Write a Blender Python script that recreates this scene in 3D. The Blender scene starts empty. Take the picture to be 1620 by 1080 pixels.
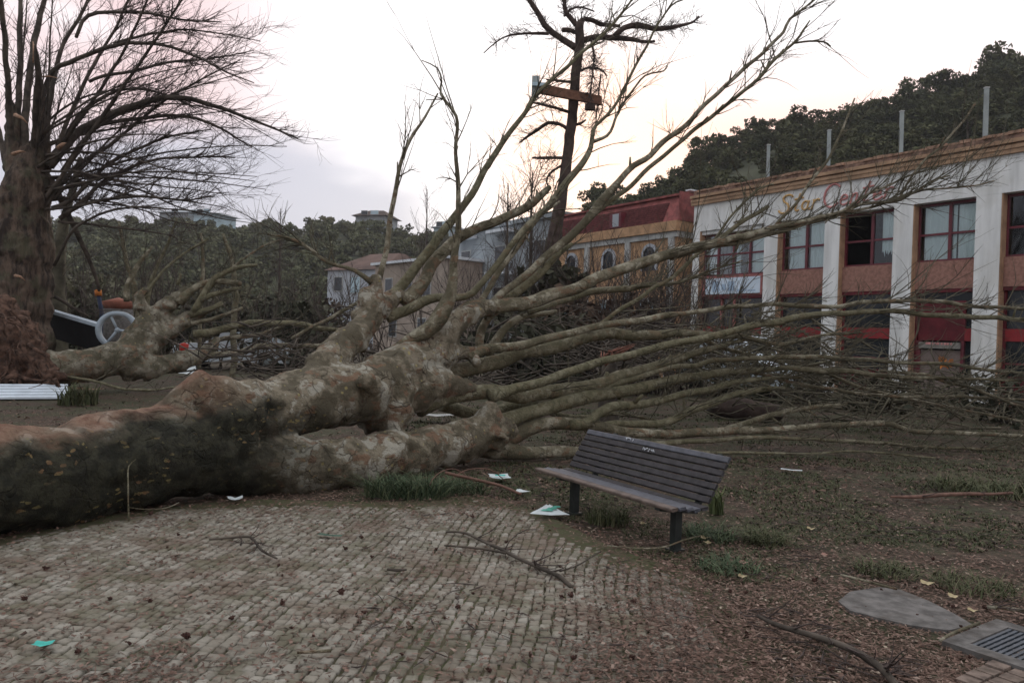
import bpy, math, random
import numpy as np
from mathutils import Vector, noise as mnoise
random.seed(7); rng = np.random.default_rng(7)
SC = bpy.context.scene; COL = SC.collection

# ------------------------------------------------------------------ camera
W, H, FPX = 1620, 1080, 1215.0
ROLL, PITCH, EYE = math.radians(2.0), math.radians(-0.28), 1.6
FW = np.array([0, math.cos(PITCH), math.sin(PITCH)])
R0 = np.array([1.0, 0, 0]); U0 = np.cross(R0, FW)
RT = R0*math.cos(ROLL) + U0*math.sin(ROLL); UP = np.cross(RT, FW)
CP = np.array([0, 0, EYE])
cam = bpy.data.cameras.new('camera'); camo = bpy.data.objects.new('camera', cam); COL.objects.link(camo)
from mathutils import Matrix
camo.matrix_world = Matrix(((RT[0], UP[0], -FW[0], CP[0]), (RT[1], UP[1], -FW[1], CP[1]), (RT[2], UP[2], -FW[2], CP[2]), (0, 0, 0, 1)))
cam.sensor_width = 36; cam.lens = FPX/W*36; cam.clip_end = 3000; cam.clip_start = 0.05
SC.camera = camo

def ray(px, py): return FW + RT*((px-810)/FPX) + UP*((540-py)/FPX)
def P(px, py, d):                       # photo pixel + forward distance -> point in the place
    r = ray(px, py); return CP + r*(d/r[1])
def G(px, py, z=0.0):                   # photo pixel -> point on the level z
    r = ray(px, py); return CP + r*((z-EYE)/r[2])

# ------------------------------------------------------------------ light
SUN_AZ, SUN_EL = math.radians(6), math.radians(13)       # azimuth to the right of +Y
wd = bpy.data.worlds.new('World'); SC.world = wd; wd.use_nodes = True
nt = wd.node_tree; nt.nodes.clear()
def wn(t, **k):
    n = nt.nodes.new(t)
    for a, b in k.items(): setattr(n, a, b)
    return n
def wl(a, b): nt.links.new(a, b)
def wmath(op, a, b=None, c=None):
    n = wn('ShaderNodeMath', operation=op)
    for i, x in enumerate((a, b, c)):
        if x is None: continue
        if isinstance(x, (int, float)): n.inputs[i].default_value = x
        else: wl(x, n.inputs[i])
    return n.outputs[0]
def wstep(x, lo, hi, o0=0.0, o1=1.0):
    n = wn('ShaderNodeMapRange', interpolation_type='SMOOTHSTEP')
    wl(x, n.inputs['Value'])
    for k, v in zip(('From Min', 'From Max', 'To Min', 'To Max'), (lo, hi, o0, o1)): n.inputs[k].default_value = v
    return n.outputs[0]
def wmix(f, a, b):
    n = wn('ShaderNodeMix', data_type='RGBA'); n.clamp_factor = True
    if isinstance(f, (int, float)): n.inputs[0].default_value = f
    else: wl(f, n.inputs[0])
    for i, x in ((6, a), (7, b)):
        if isinstance(x, tuple): n.inputs[i].default_value = (*x, 1)
        else: wl(x, n.inputs[i])
    return n.outputs[2]
tc = wn('ShaderNodeTexCoord'); DIR = tc.outputs['Generated']
sep = wn('ShaderNodeSeparateXYZ'); wl(DIR, sep.inputs[0])
sd = (math.sin(SUN_AZ)*math.cos(SUN_EL), math.cos(SUN_AZ)*math.cos(SUN_EL), math.sin(SUN_EL))
dt = wn('ShaderNodeVectorMath', operation='DOT_PRODUCT'); wl(DIR, dt.inputs[0]); dt.inputs[1].default_value = sd
DOT = dt.outputs['Value']
nz = wn('ShaderNodeTexNoise'); nz.inputs['Scale'].default_value = 2.6; nz.inputs['Detail'].default_value = 5
mp = wn('ShaderNodeMapping'); mp.inputs['Scale'].default_value = (1, 1, 2.6); mp.inputs['Location'].default_value = (3.1, .4, 1.2)
wl(DIR, mp.inputs[0]); wl(mp.outputs[0], nz.inputs[0]); NZ = nz.outputs['Fac']
up_ = wmath('MAXIMUM', sep.outputs['Z'], 0.0)
cie = wmath('MULTIPLY', wmath('ADD', wmath('MULTIPLY', up_, 3.6), .9), 1/4.5)     # dusk overcast: brightest overhead, dim low down away from the sunset
dim = wmix(cie, (0, 0, 0), (1.26, 1.29, 1.35))
base = wmix(wstep(DOT, .20, .80), dim, (1.25, 1.20, 1.22))
pink = wmix(wmath('MULTIPLY', wstep(NZ, .30, .60), .9), base, (.90, .63, .63))
base = wmix(wmath('MULTIPLY', wstep(sep.outputs['X'], -.18, -.42), wstep(DOT, .35, .7)), base, pink)
lowz = wmath('SUBTRACT', sep.outputs['Z'], wmath('MULTIPLY', wmath('SUBTRACT', NZ, .5), .22))
bank = wmath('MULTIPLY', wstep(lowz, .235, .165), wstep(DOT, .990, .962))
base = wmix(wmath('MULTIPLY', bank, .92), base, (.58, .59, .69))
warm = wmath('MULTIPLY', wstep(sep.outputs['Z'], .37, .23), wmath('MULTIPLY', wstep(sep.outputs['X'], .02, .12), wstep(sep.outputs['X'], .62, .45)))
base = wmix(wmath('MULTIPLY', warm, wstep(NZ, .2, .6, .6, .95)), base, (1.32, .80, .64))
glow = wmath('MULTIPLY', wstep(DOT, .984, .9998), .9)
base = wmix(glow, base, (1.6, 1.06, .82))
skyt = wn('ShaderNodeTexSky', sky_type='NISHITA'); skyt.sun_disc = False
skyt.sun_elevation = SUN_EL; skyt.sun_rotation = SUN_AZ
bg1 = wn('ShaderNodeBackground'); bg1.inputs['Strength'].default_value = .06; wl(skyt.outputs[0], bg1.inputs[0])
bg2 = wn('ShaderNodeBackground'); bg2.inputs['Strength'].default_value = .95; wl(base, bg2.inputs[0])
mxs = wn('ShaderNodeMixShader'); mxs.inputs[0].default_value = .86
wl(bg1.outputs[0], mxs.inputs[1]); wl(bg2.outputs[0], mxs.inputs[2])
wo = wn('ShaderNodeOutputWorld'); wl(mxs.outputs[0], wo.inputs[0])

sl = bpy.data.lights.new('sun', 'SUN'); sl.energy = .5; sl.angle = math.radians(14); sl.color = (1, .78, .6)
slo = bpy.data.objects.new('sun', sl); COL.objects.link(slo)
slo.rotation_euler = Vector(sd).to_track_quat('Z', 'Y').to_euler(); slo.location = (6, 60, 30)
SC.view_settings.view_transform = 'Standard'; SC.view_settings.look = 'None'
SC.view_settings.exposure = 0.35; SC.view_settings.gamma = 1; SC.view_settings.use_curve_mapping = False
SC.render.engine = 'CYCLES'
SC.cycles.use_denoising = True; SC.cycles.max_bounces = 6; SC.cycles.transparent_max_bounces = 16
SC.cycles.filter_width = 1.55
SC.cycles.use_adaptive_sampling = True

# ------------------------------------------------------------------ helpers
def setp(o, label=None, cat=None, group=None, kind=None):
    for k, v in (('label', label), ('category', cat), ('group', group), ('kind', kind)):
        if v: o[k] = v
    return o
def thing(name, label, cat, loc=(0, 0, 0), group=None):
    o = bpy.data.objects.new(name, None); COL.objects.link(o); o.location = [float(x) for x in loc]
    o.empty_display_size = .2
    return setp(o, label, cat, group)
class MB:
    """collects shapes, then links them as one mesh object"""
    def __init__(s): s.v = []; s.q = []; s.t = []; s.n = 0; s.a = []
    def add(s, v, quads=None, tris=None, tint=.5):
        v = np.asarray(v, float).reshape(-1, 3)
        if quads is not None and len(quads): s.q.append(np.asarray(quads, int).reshape(-1, 4)+s.n)
        if tris is not None and len(tris): s.t.append(np.asarray(tris, int).reshape(-1, 3)+s.n)
        s.v.append(v); s.n += len(v)
        s.a.append(np.full(len(v), tint) if np.isscalar(tint) else np.asarray(tint, float))
    def box(s, c8, tint=.5):            # c8: 4 bottom corners in turn, then the 4 top ones
        s.add(c8, [(0, 3, 2, 1), (4, 5, 6, 7), (0, 1, 5, 4), (1, 2, 6, 5), (2, 3, 7, 6), (3, 0, 4, 7)], tint=tint)
    def abox(s, x0, x1, y0, y1, z0, z1, tint=.5):
        s.box([(x0, y0, z0), (x1, y0, z0), (x1, y1, z0), (x0, y1, z0), (x0, y0, z1), (x1, y0, z1), (x1, y1, z1), (x0, y1, z1)], tint)
    def tube(s, p, r, n=6, tint=.5, cap=True):
        p = np.asarray(p, float); m = len(p); r = np.broadcast_to(np.asarray(r, float), (m,))
        t = np.gradient(p, axis=0); t /= np.linalg.norm(t, axis=1)[:, None]+1e-9
        mt = t.mean(0); ref = np.eye(3)[np.argmin(np.abs(mt))]
        u = np.cross(t, ref); u /= np.linalg.norm(u, axis=1)[:, None]+1e-9; w = np.cross(t, u)
        a = np.arange(n)*2*np.pi/n
        v = p[:, None]+r[:, None, None]*(np.cos(a)[None, :, None]*u[:, None]+np.sin(a)[None, :, None]*w[:, None])
        v = v.reshape(-1, 3); i = np.arange(m-1)[:, None]*n; j = np.arange(n)[None]; k = (j+1) % n
        q = np.stack([i+j, i+k, i+n+k, i+n+j], -1).reshape(-1, 4)
        tr = []
        if cap:
            b = len(v); v = np.vstack([v, p[0], p[-1]+t[-1]*r[-1]*.3])
            tr = [(b, (x+1) % n, x) for x in range(n)]+[(b+1, (m-1)*n+x, (m-1)*n+(x+1) % n) for x in range(n)]
        s.add(v, q, tr, tint)
    def build(s, name, mat, parent=None, smooth=True, kind=None, origin=None, link=True):
        v = np.vstack(s.v)
        if origin is not None: v = v-np.asarray(origin, float)
        q = np.vstack(s.q) if s.q else np.zeros((0, 4), int); t = np.vstack(s.t) if s.t else np.zeros((0, 3), int)
        me = bpy.data.meshes.new(name)
        me.vertices.add(len(v)); me.vertices.foreach_set('co', v.astype(np.float32).ravel())
        li = np.concatenate([q.ravel(), t.ravel()]).astype(np.int32)
        me.loops.add(len(li)); me.loops.foreach_set('vertex_index', li)
        st = np.concatenate([np.arange(len(q))*4, len(q)*4+np.arange(len(t))*3]).astype(np.int32)
        me.polygons.add(len(st)); me.polygons.foreach_set('loop_start', st)
        at = me.attributes.new('tint', 'FLOAT', 'POINT'); at.data.foreach_set('value', np.concatenate(s.a).astype(np.float32))
        me.update(calc_edges=True); me.validate()
        me.polygons.foreach_set('use_smooth', np.full(len(me.polygons), smooth))
        if mat: me.materials.append(mat)
        o = bpy.data.objects.new(name, me)
        if link: COL.objects.link(o)
        if origin is not None: o.location = [float(x) for x in origin]
        if parent is not None: adopt(o, parent)
        if kind: o['kind'] = kind
        return o
def adopt(o, parent):
    rt = np.zeros(3); p = parent
    while p is not None: rt += np.array(p.location); p = p.parent
    o.parent = parent; o.location = [float(a-b) for a, b in zip(o.location, rt)]
def copy_tree(o, parent=None):
    c = o.copy(); COL.objects.link(c); c.parent = parent
    for ch in list(o.children): copy_tree(ch, c)
    return c
def smoothline(p, step=.12):
    p = np.asarray(p, float)
    if len(p) < 3: pp = p
    q = np.vstack([2*p[0]-p[1], p, 2*p[-1]-p[-2]]); out = []
    for i in range(1, len(q)-2):
        L = np.linalg.norm(q[i+1][:3]-q[i][:3]); n = max(2, int(L/step))
        t = np.linspace(0, 1, n, endpoint=False)[:, None]
        a, b, c, d = q[i-1], q[i], q[i+1], q[i+2]
        out.append(.5*(2*b+(c-a)*t+(2*a-5*b+4*c-d)*t*t+(3*b-a-3*c+d)*t**3))
    out.append(q[-2][None]); return np.vstack(out)
def nz3(p, s): return mnoise.noise(Vector(p)*s)

# ------------------------------------------------------------------ materials
class NT:
    def __init__(s, name):
        s.m = bpy.data.materials.new(name); s.m.use_nodes = True; s.t = s.m.node_tree
        s.b = s.t.nodes['Principled BSDF']; s.b.inputs['Roughness'].default_value = .85
        s.b.inputs['Specular IOR Level'].default_value = .25
    def n(s, t, **k):
        x = s.t.nodes.new(t)
        for a, b in k.items(): setattr(x, a, b)
        return x
    def l(s, a, b): s.t.links.new(a, b)
    def coord(s, kind='Object'): return s.n('ShaderNodeTexCoord').outputs[kind]
    def noise(s, scale, detail=3, rough=.6, co=None, stretch=None):
        x = s.n('ShaderNodeTexNoise'); x.inputs['Scale'].default_value = scale; x.inputs['Detail'].default_value = detail
        x.inputs['Roughness'].default_value = rough; co = co or s.coord()
        if stretch:
            m = s.n('ShaderNodeMapping'); m.inputs['Scale'].default_value = stretch; s.l(co, m.inputs[0]); co = m.outputs[0]
        s.l(co, x.inputs[0]); return x.outputs['Fac']
    def step(s, x, lo, hi):
        n = s.n('ShaderNodeMapRange', interpolation_type='SMOOTHSTEP'); s.l(x, n.inputs[0])
        n.inputs[1].default_value = lo; n.inputs[2].default_value = hi; return n.outputs[0]
    def mix(s, f, a, b, mode='MIX'):
        n = s.n('ShaderNodeMix', data_type='RGBA', blend_type=mode)
        if isinstance(f, (int, float)): n.inputs[0].default_value = f
        else: s.l(f, n.inputs[0])
        for i, x in ((6, a), (7, b)):
            if isinstance(x, tuple): n.inputs[i].default_value = (*x, 1)
            else: s.l(x, n.inputs[i])
        return n.outputs[2]
    def math(s, op, a, b):
        n = s.n('ShaderNodeMath', operation=op)
        for i, x in enumerate((a, b)):
            if isinstance(x, (int, float)): n.inputs[i].default_value = x
            else: s.l(x, n.inputs[i])
        return n.outputs[0]
    def attr(s, name='tint'): return s.n('ShaderNodeAttribute', attribute_name=name).outputs['Fac']
    def ramp(s, f, cols):
        r = s.n('ShaderNodeValToRGB'); e = r.color_ramp.elements
        while len(e) < len(cols): e.new(.5)
        for k, (p, c) in zip(e, cols): k.position = p; k.color = (*c, 1)
        s.l(f, r.inputs[0]); return r.outputs[0]
    def bump(s, h, strength=.4, dist=.02):
        b = s.n('ShaderNodeBump'); b.inputs['Strength'].default_value = strength; b.inputs['Distance'].default_value = dist
        s.l(h, b.inputs['Height']); s.l(b.outputs[0], s.b.inputs['Normal'])
    def col(s, c):
        if isinstance(c, tuple): s.b.inputs['Base Color'].default_value = (*c, 1)
        else: s.l(c, s.b.inputs['Base Color'])
        return s.m
def plain(name, c, rough=.8, var=.25, scale=6, spec=.25, metal=0, dirt=None):
    k = NT(name); a = k.noise(scale, 4)
    dark = tuple(x*(1-var) for x in c); lite = tuple(min(1, x*(1+var)) for x in c)
    out = k.mix(k.step(a, .3, .7), dark, lite)
    if dirt:
        f = k.noise(scale*.35, 5, .7); out = k.mix(k.math('MULTIPLY', k.step(f, .48, .7), .6), out, dirt)
    k.b.inputs['Roughness'].default_value = rough; k.b.inputs['Specular IOR Level'].default_value = spec
    k.b.inputs['Metallic'].default_value = metal
    return k.col(out)

def bark_mottled(name, pale, mid, dark, brown, scale=5, lich=True):
    k = NT(name); a = k.noise(scale*.55, 5, .65); b = k.noise(scale*1.7, 4, .7); c = k.noise(scale*.9, 3, .6, stretch=(1, 1, 1.7))
    o = k.mix(k.step(a, .44, .54), dark, mid)
    o = k.mix(k.math('MULTIPLY', k.step(k.math('ADD', k.math('MULTIPLY', a, .7), k.math('MULTIPLY', b, .3)), .53, .57), .85), o, pale)
    o = k.mix(k.math('MULTIPLY', k.step(c, .56, .63), .85), o, brown)
    if lich:
        v = k.n('ShaderNodeTexVoronoi'); v.inputs['Scale'].default_value = 11; k.l(k.coord(), v.inputs[0])
        f = k.math('LESS_THAN', v.outputs['Distance'], .2); f = k.math('MULTIPLY', f, k.step(k.noise(4.1), .52, .6))
        o = k.mix(k.math('MULTIPLY', f, .8), o, (.30, .25, .11))
    if not lich:
        inf = k.n('ShaderNodeObjectInfo').outputs['Random']; o = k.mix(k.math('MULTIPLY', k.step(inf, .35, .9), .75), o, k.mix(k.step(b, .4, .6), (.105, .10, .055), (.20, .185, .115)))
    v3 = k.n('ShaderNodeTexVoronoi', feature='DISTANCE_TO_EDGE'); v3.inputs['Scale'].default_value = 7; nzv = k.n('ShaderNodeTexNoise'); nzv.inputs['Scale'].default_value = 3; mxv = k.n('ShaderNodeMix', data_type='VECTOR'); mxv.inputs[0].default_value = .35; k.l(k.coord(), nzv.inputs[0]); k.l(k.coord(), mxv.inputs[4]); k.l(nzv.outputs['Color'], mxv.inputs[5]); k.l(mxv.outputs[1], v3.inputs[0])
    crack = k.math('MULTIPLY', k.math('SUBTRACT', 1.0, k.step(v3.outputs[0], .0, .05)), k.step(k.noise(2.7, 3), .46, .6))
    o = k.mix(k.math('MULTIPLY', crack, .55 if lich else .3), o, (.06, .045, .032))
    if lich:
        v4 = k.n('ShaderNodeTexVoronoi'); v4.inputs['Scale'].default_value = 8.5; k.l(k.coord(), v4.inputs[0]); f = k.math('MULTIPLY', k.math('SUBTRACT', 1.0, k.step(v4.outputs['Distance'], .10, .24)), k.step(k.noise(3.3, 3), .50, .58)); o = k.mix(k.math('MULTIPLY', f, .8), o, (.055, .032, .024))
    o = k.mix(k.attr('wear'), o, k.mix(k.step(b, .4, .6), (.15, .075, .05), (.235, .145, .10)))
    o = k.mix(k.attr('moss_shade'), o, k.mix(k.step(b, .42, .62), (.012, .0125, .008), (.036, .035, .022)))  # algae tone, made near-black to hold the trunk's shade as well
    if lich:
        v2 = k.n('ShaderNodeTexVoronoi'); v2.inputs['Scale'].default_value = 17; mp_ = k.n('ShaderNodeMapping'); mp_.inputs['Scale'].default_value = (.55, .7, 1.25); k.l(k.coord(), mp_.inputs[0]); nd = k.n('ShaderNodeTexNoise'); nd.inputs['Scale'].default_value = 16; k.l(k.coord(), nd.inputs[0]); ad = k.n('ShaderNodeMix', data_type='VECTOR'); ad.inputs[0].default_value = .07; k.l(mp_.outputs[0], ad.inputs[4]); k.l(nd.outputs['Color'], ad.inputs[5]); k.l(ad.outputs[1], v2.inputs[0])
        f = k.math('LESS_THAN', v2.outputs['Distance'], .27); f = k.math('MULTIPLY', f, k.step(k.noise(2.3, 2), .50, .60)); f = k.math('MULTIPLY', f, k.step(k.attr('moss_shade'), .2, .5))
        o = k.mix(k.math('MULTIPLY', f, .75), o, k.mix(k.step(c, .4, .6), (.24, .20, .085), (.20, .115, .06)))
    hgt = k.math('ADD', k.math('ADD', b, k.noise(scale*7, 4, .7)), k.math('MULTIPLY', k.step(k.math('ADD', k.math('MULTIPLY', a, .7), k.math('MULTIPLY', b, .3)), .53, .545), -.6))
    hgt = k.math('SUBTRACT', hgt, k.math('MULTIPLY', crack, .8))
    k.bump(hgt, .85, .03)
    return k.col(o)
M = {}
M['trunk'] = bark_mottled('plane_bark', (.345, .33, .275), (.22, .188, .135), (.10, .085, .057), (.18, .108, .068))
M['limb'] = bark_mottled('limb_bark', (.36, .335, .255), (.22, .195, .135), (.11, .097, .062), (.185, .122, .076), 6, False)
M['twig'] = plain('twig_bark', (.09, .08, .055), .9, .4, 3)
M['dark_bark'] = plain('dark_bark', (.075, .062, .05), .9, .5, 4)
M['darker_bark'] = plain('tall_tree_bark', (.06, .042, .035), .9, .4, 4)
M['fine'] = plain('fine_twig', (.065, .05, .045), .9, .3, 2)
M['root'] = plain('root_soil', (.085, .05, .036), 1, .7, 9, dirt=(.03, .021, .016))
M['splinter'] = plain('split_wood', (.34, .21, .14), .8, .3, 20)
M['pinkwood'] = plain('red_split_wood', (.20, .085, .06), .8, .4, 20)

def ground_mat():
    k = NT('bare_soil'); a = k.noise(1.1, 6, .7); b = k.noise(7, 5, .7); c = k.noise(40, 3, .7)
    o = k.mix(k.step(b, .35, .65), (.038, .027, .018), (.088, .062, .043))
    o = k.mix(k.math('MULTIPLY', k.step(a, .44, .58), .85), o, k.mix(k.step(c, .4, .6), (.028, .034, .015), (.062, .066, .032)))
    o = k.mix(k.math('MULTIPLY', k.step(c, .60, .72), .45), o, (.12, .088, .062))
    k.bump(k.math('ADD', b, c), .8, .03); return k.col(o)
M['soil'] = ground_mat()
k = NT('furrowed_bark'); a = k.noise(5, 5, .7, stretch=(1, 1, .22)); b = k.noise(2.2, 4); o = k.mix(k.step(a, .38, .62), (.030, .022, .018), (.13, .094, .07)); o = k.mix(k.math('MULTIPLY', k.step(b, .5, .65), .6), o, (.085, .085, .052)); k.bump(a, 1.0, .12); M['furrow'] = k.col(o)
k = NT('joint_moss'); b = k.noise(9, 4); o = k.mix(k.step(b, .4, .6), (.062, .068, .030), (.075, .064, .038)); M['joint'] = k.col(o)
k = NT('sett_stone'); t = k.attr(); b = k.noise(55, 4, .7, k.coord('Object')); 
pos = k.n('ShaderNodeNewGeometry').outputs['Position']
lg = k.noise(1.3, 5, .65, pos); md = k.noise(3.4, 4, .65, pos)
o = k.ramp(t, [(0, (.165, .143, .112)), (.35, (.216, .194, .156)), (.7, (.258, .236, .196)), (1, (.31, .29, .248))])
o = k.mix(k.math('MULTIPLY', k.step(lg, .49, .62), .58), o, (.12, .078, .054))
o = k.mix(k.math('MULTIPLY', k.step(md, .49, .62), .55), o, (.105, .10, .058))
o = k.mix(k.math('MULTIPLY', k.step(b, .5, .7), .35), o, (.08, .07, .05))
k.bump(b, .5, .008); M['sett'] = k.col(o)
def tint_mat(name, cols, rough=.8, trans=False):
    k = NT(name); k.b.inputs['Roughness'].default_value = rough
    return k.col(k.ramp(k.attr(), cols))
M['litter'] = tint_mat('leaf_litter', [(0, (.04, .024, .017)), (.4, (.13, .078, .058)), (.75, (.235, .155, .122)), (.93, (.32, .24, .195)), (1, (.42, .36, .27))])
M['grass'] = tint_mat('grass_blade', [(0, (.028, .05, .018)), (.5, (.055, .085, .032)), (1, (.12, .14, .06))])
M['drygrass'] = tint_mat('dry_grass', [(0, (.035, .045, .018)), (.5, (.062, .072, .032)), (1, (.135, .125, .07))])
M['fern'] = tint_mat('green_frond', [(0, (.022, .038, .020)), (.5, (.048, .075, .038)), (1, (.12, .14, .075))])
def leaf_mat(name, a, b, c):
    k = NT(name); inf = k.n('ShaderNodeObjectInfo').outputs['Random']
    o = k.ramp(k.attr(), [(0, a), (.5, b), (1, c)])
    o = k.mix(k.math('MULTIPLY', inf, .55), o, tuple(x*1.5 for x in (b[0]*1.15, b[1]*.9, b[2]*.8)))
    return k.col(o)
M['leafR'] = leaf_mat('hill_foliage', (.026, .032, .015), (.050, .060, .026), (.098, .104, .050))
M['leafL'] = leaf_mat('far_hill_foliage', (.055, .064, .036), (.095, .108, .058), (.14, .15, .085))
M['leafD'] = leaf_mat('dark_foliage', (.016, .020, .013), (.030, .034, .021), (.055, .056, .035))
M['leafM'] = leaf_mat('mid_foliage', (.040, .044, .028), (.070, .075, .048), (.11, .11, .075))
M['leafB'] = leaf_mat('brown_tangle', (.035, .026, .02), (.062, .046, .034), (.10, .078, .058))
M['hill'] = plain('hill_scrub', (.04, .044, .024), 1, .5, .15)
M['white'] = plain('white_paint_wall', (.78, .79, .78), .85, .05, 1.2, dirt=(.58, .58, .54))
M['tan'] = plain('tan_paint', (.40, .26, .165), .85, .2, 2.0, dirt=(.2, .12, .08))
M['coping'] = plain('weathered_coping', (.20, .13, .10), .95, .5, 5)
M['rooftile'] = plain('clay_tile', (.32, .20, .14), .9, .45, 3)
M['brick'] = plain('spandrel_cladding', (.30, .16, .125), .9, .22, 9)
M['redframe'] = plain('dark_red_paint', (.13, .018, .028), .5, .2, 3, spec=.5)
M['redband'] = plain('red_rail_paint', (.24, .012, .016), .5, .2, 3, spec=.5)
M['pinkframe'] = plain('faded_red_frame', (.34, .13, .12), .7, .2, 3)
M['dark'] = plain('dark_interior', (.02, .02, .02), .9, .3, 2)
M['wine'] = plain('dark_wine_panel', (.11, .014, .02), .6, .3, 2)
M['door'] = plain('boarded_door', (.20, .155, .14), .8, .15, 4, dirt=(.12, .1, .09))
M['greybox'] = plain('grey_sign_box', (.22, .21, .19), .7, .2, 5)
M['signwhite'] = plain('pale_sign_face', (.62, .72, .82), .5, .08, 2)
M['signmark'] = plain('faded_sign_print', (.36, .48, .62), .5, .1, 2)
M['yellowletter'] = plain('amber_letter', (.60, .38, .15), .8, .2, 5)
M['redletter'] = plain('pink_red_letter', (.58, .25, .24), .8, .2, 5)
k = NT('streaked_white'); a = k.noise(2.2, 5, .6, stretch=(1, 1, .12)); b = k.noise(.7, 4); c = k.noise(9, 4, .7)
o = k.mix(k.step(a, .35, .7), (.82, .83, .82), (.60, .61, .60)); o = k.mix(k.math('MULTIPLY', k.step(b, .5, .66), .4), o, (.56, .55, .50)); o = k.mix(k.math('MULTIPLY', k.step(c, .62, .72), .35), o, (.42, .40, .36)); M['white'] = k.col(o)
k = NT('curtain_cloth'); wv = k.n('ShaderNodeTexNoise'); wv.inputs['Scale'].default_value = 4
M['curtain'] = k.col((.86, .93, .93))
M['roofslab'] = plain('roof_felt', (.12, .11, .10), .95, .3, 2)
def glass_mat():
    m = bpy.data.materials.new('window_glass'); m.use_nodes = True; t = m.node_tree; t.nodes.clear()
    a = t.nodes.new('ShaderNodeBsdfTransparent'); a.inputs[0].default_value = (.94, .97, .97, 1)
    g = t.nodes.new('ShaderNodeBsdfGlossy'); g.inputs['Roughness'].default_value = .03
    x = t.nodes.new('ShaderNodeMixShader'); f = t.nodes.new('ShaderNodeFresnel'); f.inputs[0].default_value = 1.45
    o = t.nodes.new('ShaderNodeOutputMaterial')
    t.links.new(f.outputs[0], x.inputs[0]); t.links.new(a.outputs[0], x.inputs[1]); t.links.new(g.outputs[0], x.inputs[2]); t.links.new(x.outputs[0], o.inputs[0])
    return m
M['glass'] = glass_mat()
M['darkglass'] = plain('dark_window', (.02, .024, .028), .12, .2, 2, spec=.5)
M['ochre'] = plain('ochre_render', (.44, .275, .16), .95, .22, 2.5, dirt=(.27, .18, .12))
M['redroof'] = plain('dull_red_roof', (.25, .08, .075), .85, .3, 3, dirt=(.14, .06, .055))
M['redslat'] = plain('dark_red_slats', (.12, .035, .035), .8, .3, 5)
M['greytrim'] = plain('grey_white_trim', (.42, .43, .42), .9, .2, 3)
M['iron'] = plain('dark_iron', (.02, .025, .035), .6, .3, 5)
M['bluegrey'] = plain('blue_grey_render', (.30, .33, .35), .9, .2, .6, dirt=(.17, .19, .19))
M['beige'] = plain('beige_render', (.36, .30, .25), .9, .2, .8, dirt=(.22, .19, .16))
M['palewall'] = plain('pale_far_wall', (.40, .43, .47), .9, .12, .6)
M['brownroof'] = plain('brown_far_roof', (.115, .075, .062), .9, .3, .6)
M['palerim'] = plain('pale_metal_edge', (.62, .66, .70), .6, .1, 2)
M['bluefar'] = plain('pale_blue_far_wall', (.42, .54, .60), .8, .15, .4)
M['slatback'] = plain('dark_bench_timber', (.032, .029, .032), .6, .35, 14, spec=.4)
M['slatworn'] = plain('worn_bench_timber', (.11, .082, .068), .65, .35, 12, spec=.4)
M['slatblue'] = plain('bluish_bench_timber', (.068, .072, .088), .55, .3, 12, spec=.5)
M['black'] = plain('black_iron_paint', (.018, .022, .02), .55, .3, 10, spec=.4)
M['ringwhite'] = plain('pale_blue_white_metal', (.36, .43, .49), .6, .15, 4, dirt=(.3, .34, .36))
M['slabdark'] = plain('black_underside', (.012, .012, .014), .7, .3, 3)
M['sheetwhite'] = plain('white_ribbed_metal', (.60, .67, .74), .5, .1, 3, dirt=(.3, .32, .33))
M['paper'] = plain('white_scrap', (.54, .59, .60), .8, .1, 14)
M['teal'] = plain('teal_scrap', (.05, .42, .36), .6, .2, 20)
M['greenprint'] = plain('green_print', (.10, .36, .28), .7, .2, 20)
M['concrete'] = plain('grey_concrete', (.125, .118, .112), .95, .35, 11, dirt=(.06, .048, .038))
M['grate'] = plain('dark_steel_grate', (.045, .055, .07), .5, .3, 12, spec=.5)
M['pale_leaf'] = plain('pale_fallen_leaf', (.40, .33, .20), .8, .3, 30)
M['pink_leaf'] = plain('pinkish_fallen_leaf', (.33, .20, .16), .8, .3, 30)
M['seed'] = plain('brown_seed_ball', (.055, .028, .022), 1, .4, 60)
M['orange'] = plain('orange_cloth', (.50, .17, .04), .8, .2, 9)
M['navy'] = plain('navy_post', (.03, .04, .08), .7, .2, 6)
M['plank'] = plain('orange_brown_timber', (.17, .085, .055), .8, .25, 8)
M['dullgreen'] = plain('dull_green_plastic', (.045, .085, .06), .7, .3, 20)
M['redstick'] = plain('reddish_stick_bark', (.15, .085, .065), .85, .3, 12)
M['greypost'] = plain('grey_concrete_pole', (.30, .34, .34), .85, .15, 2)
M['carwhite'] = plain('white_car_paint', (.62, .70, .76), .3, .05, 2, spec=.5)
M['tyre'] = plain('tyre_rubber', (.015, .015, .016), .8, .2, 9)
M['redplastic'] = plain('red_plastic', (.45, .03, .02), .5, .15, 4)
M['bottle'] = plain('pale_blue_plastic', (.35, .48, .62), .4, .1, 5)
M['terracotta'] = plain('terracotta', (.24, .09, .06), .8, .2, 5)
M['brickpave'] = plain('pinkish_paver', (.15, .115, .095), .95, .4, 18, dirt=(.07, .055, .04))

# ------------------------------------------------------------------ air
hz = MB(); hz.abox(-650, 650, -150, 900, -1.2, 95); hzo = hz.build('haze', None, kind='stuff', smooth=False)
hm = bpy.data.materials.new('haze_air'); hm.use_nodes = True; t_ = hm.node_tree; t_.nodes.clear()
pv = t_.nodes.new('ShaderNodeVolumePrincipled'); pv.inputs['Density'].default_value = .00035; pv.inputs['Color'].default_value = (.92, .95, 1, 1); pv.inputs['Anisotropy'].default_value = .2
t_.links.new(pv.outputs[0], t_.nodes.new('ShaderNodeOutputMaterial').inputs['Volume']); hzo.data.materials.append(hm)
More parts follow.
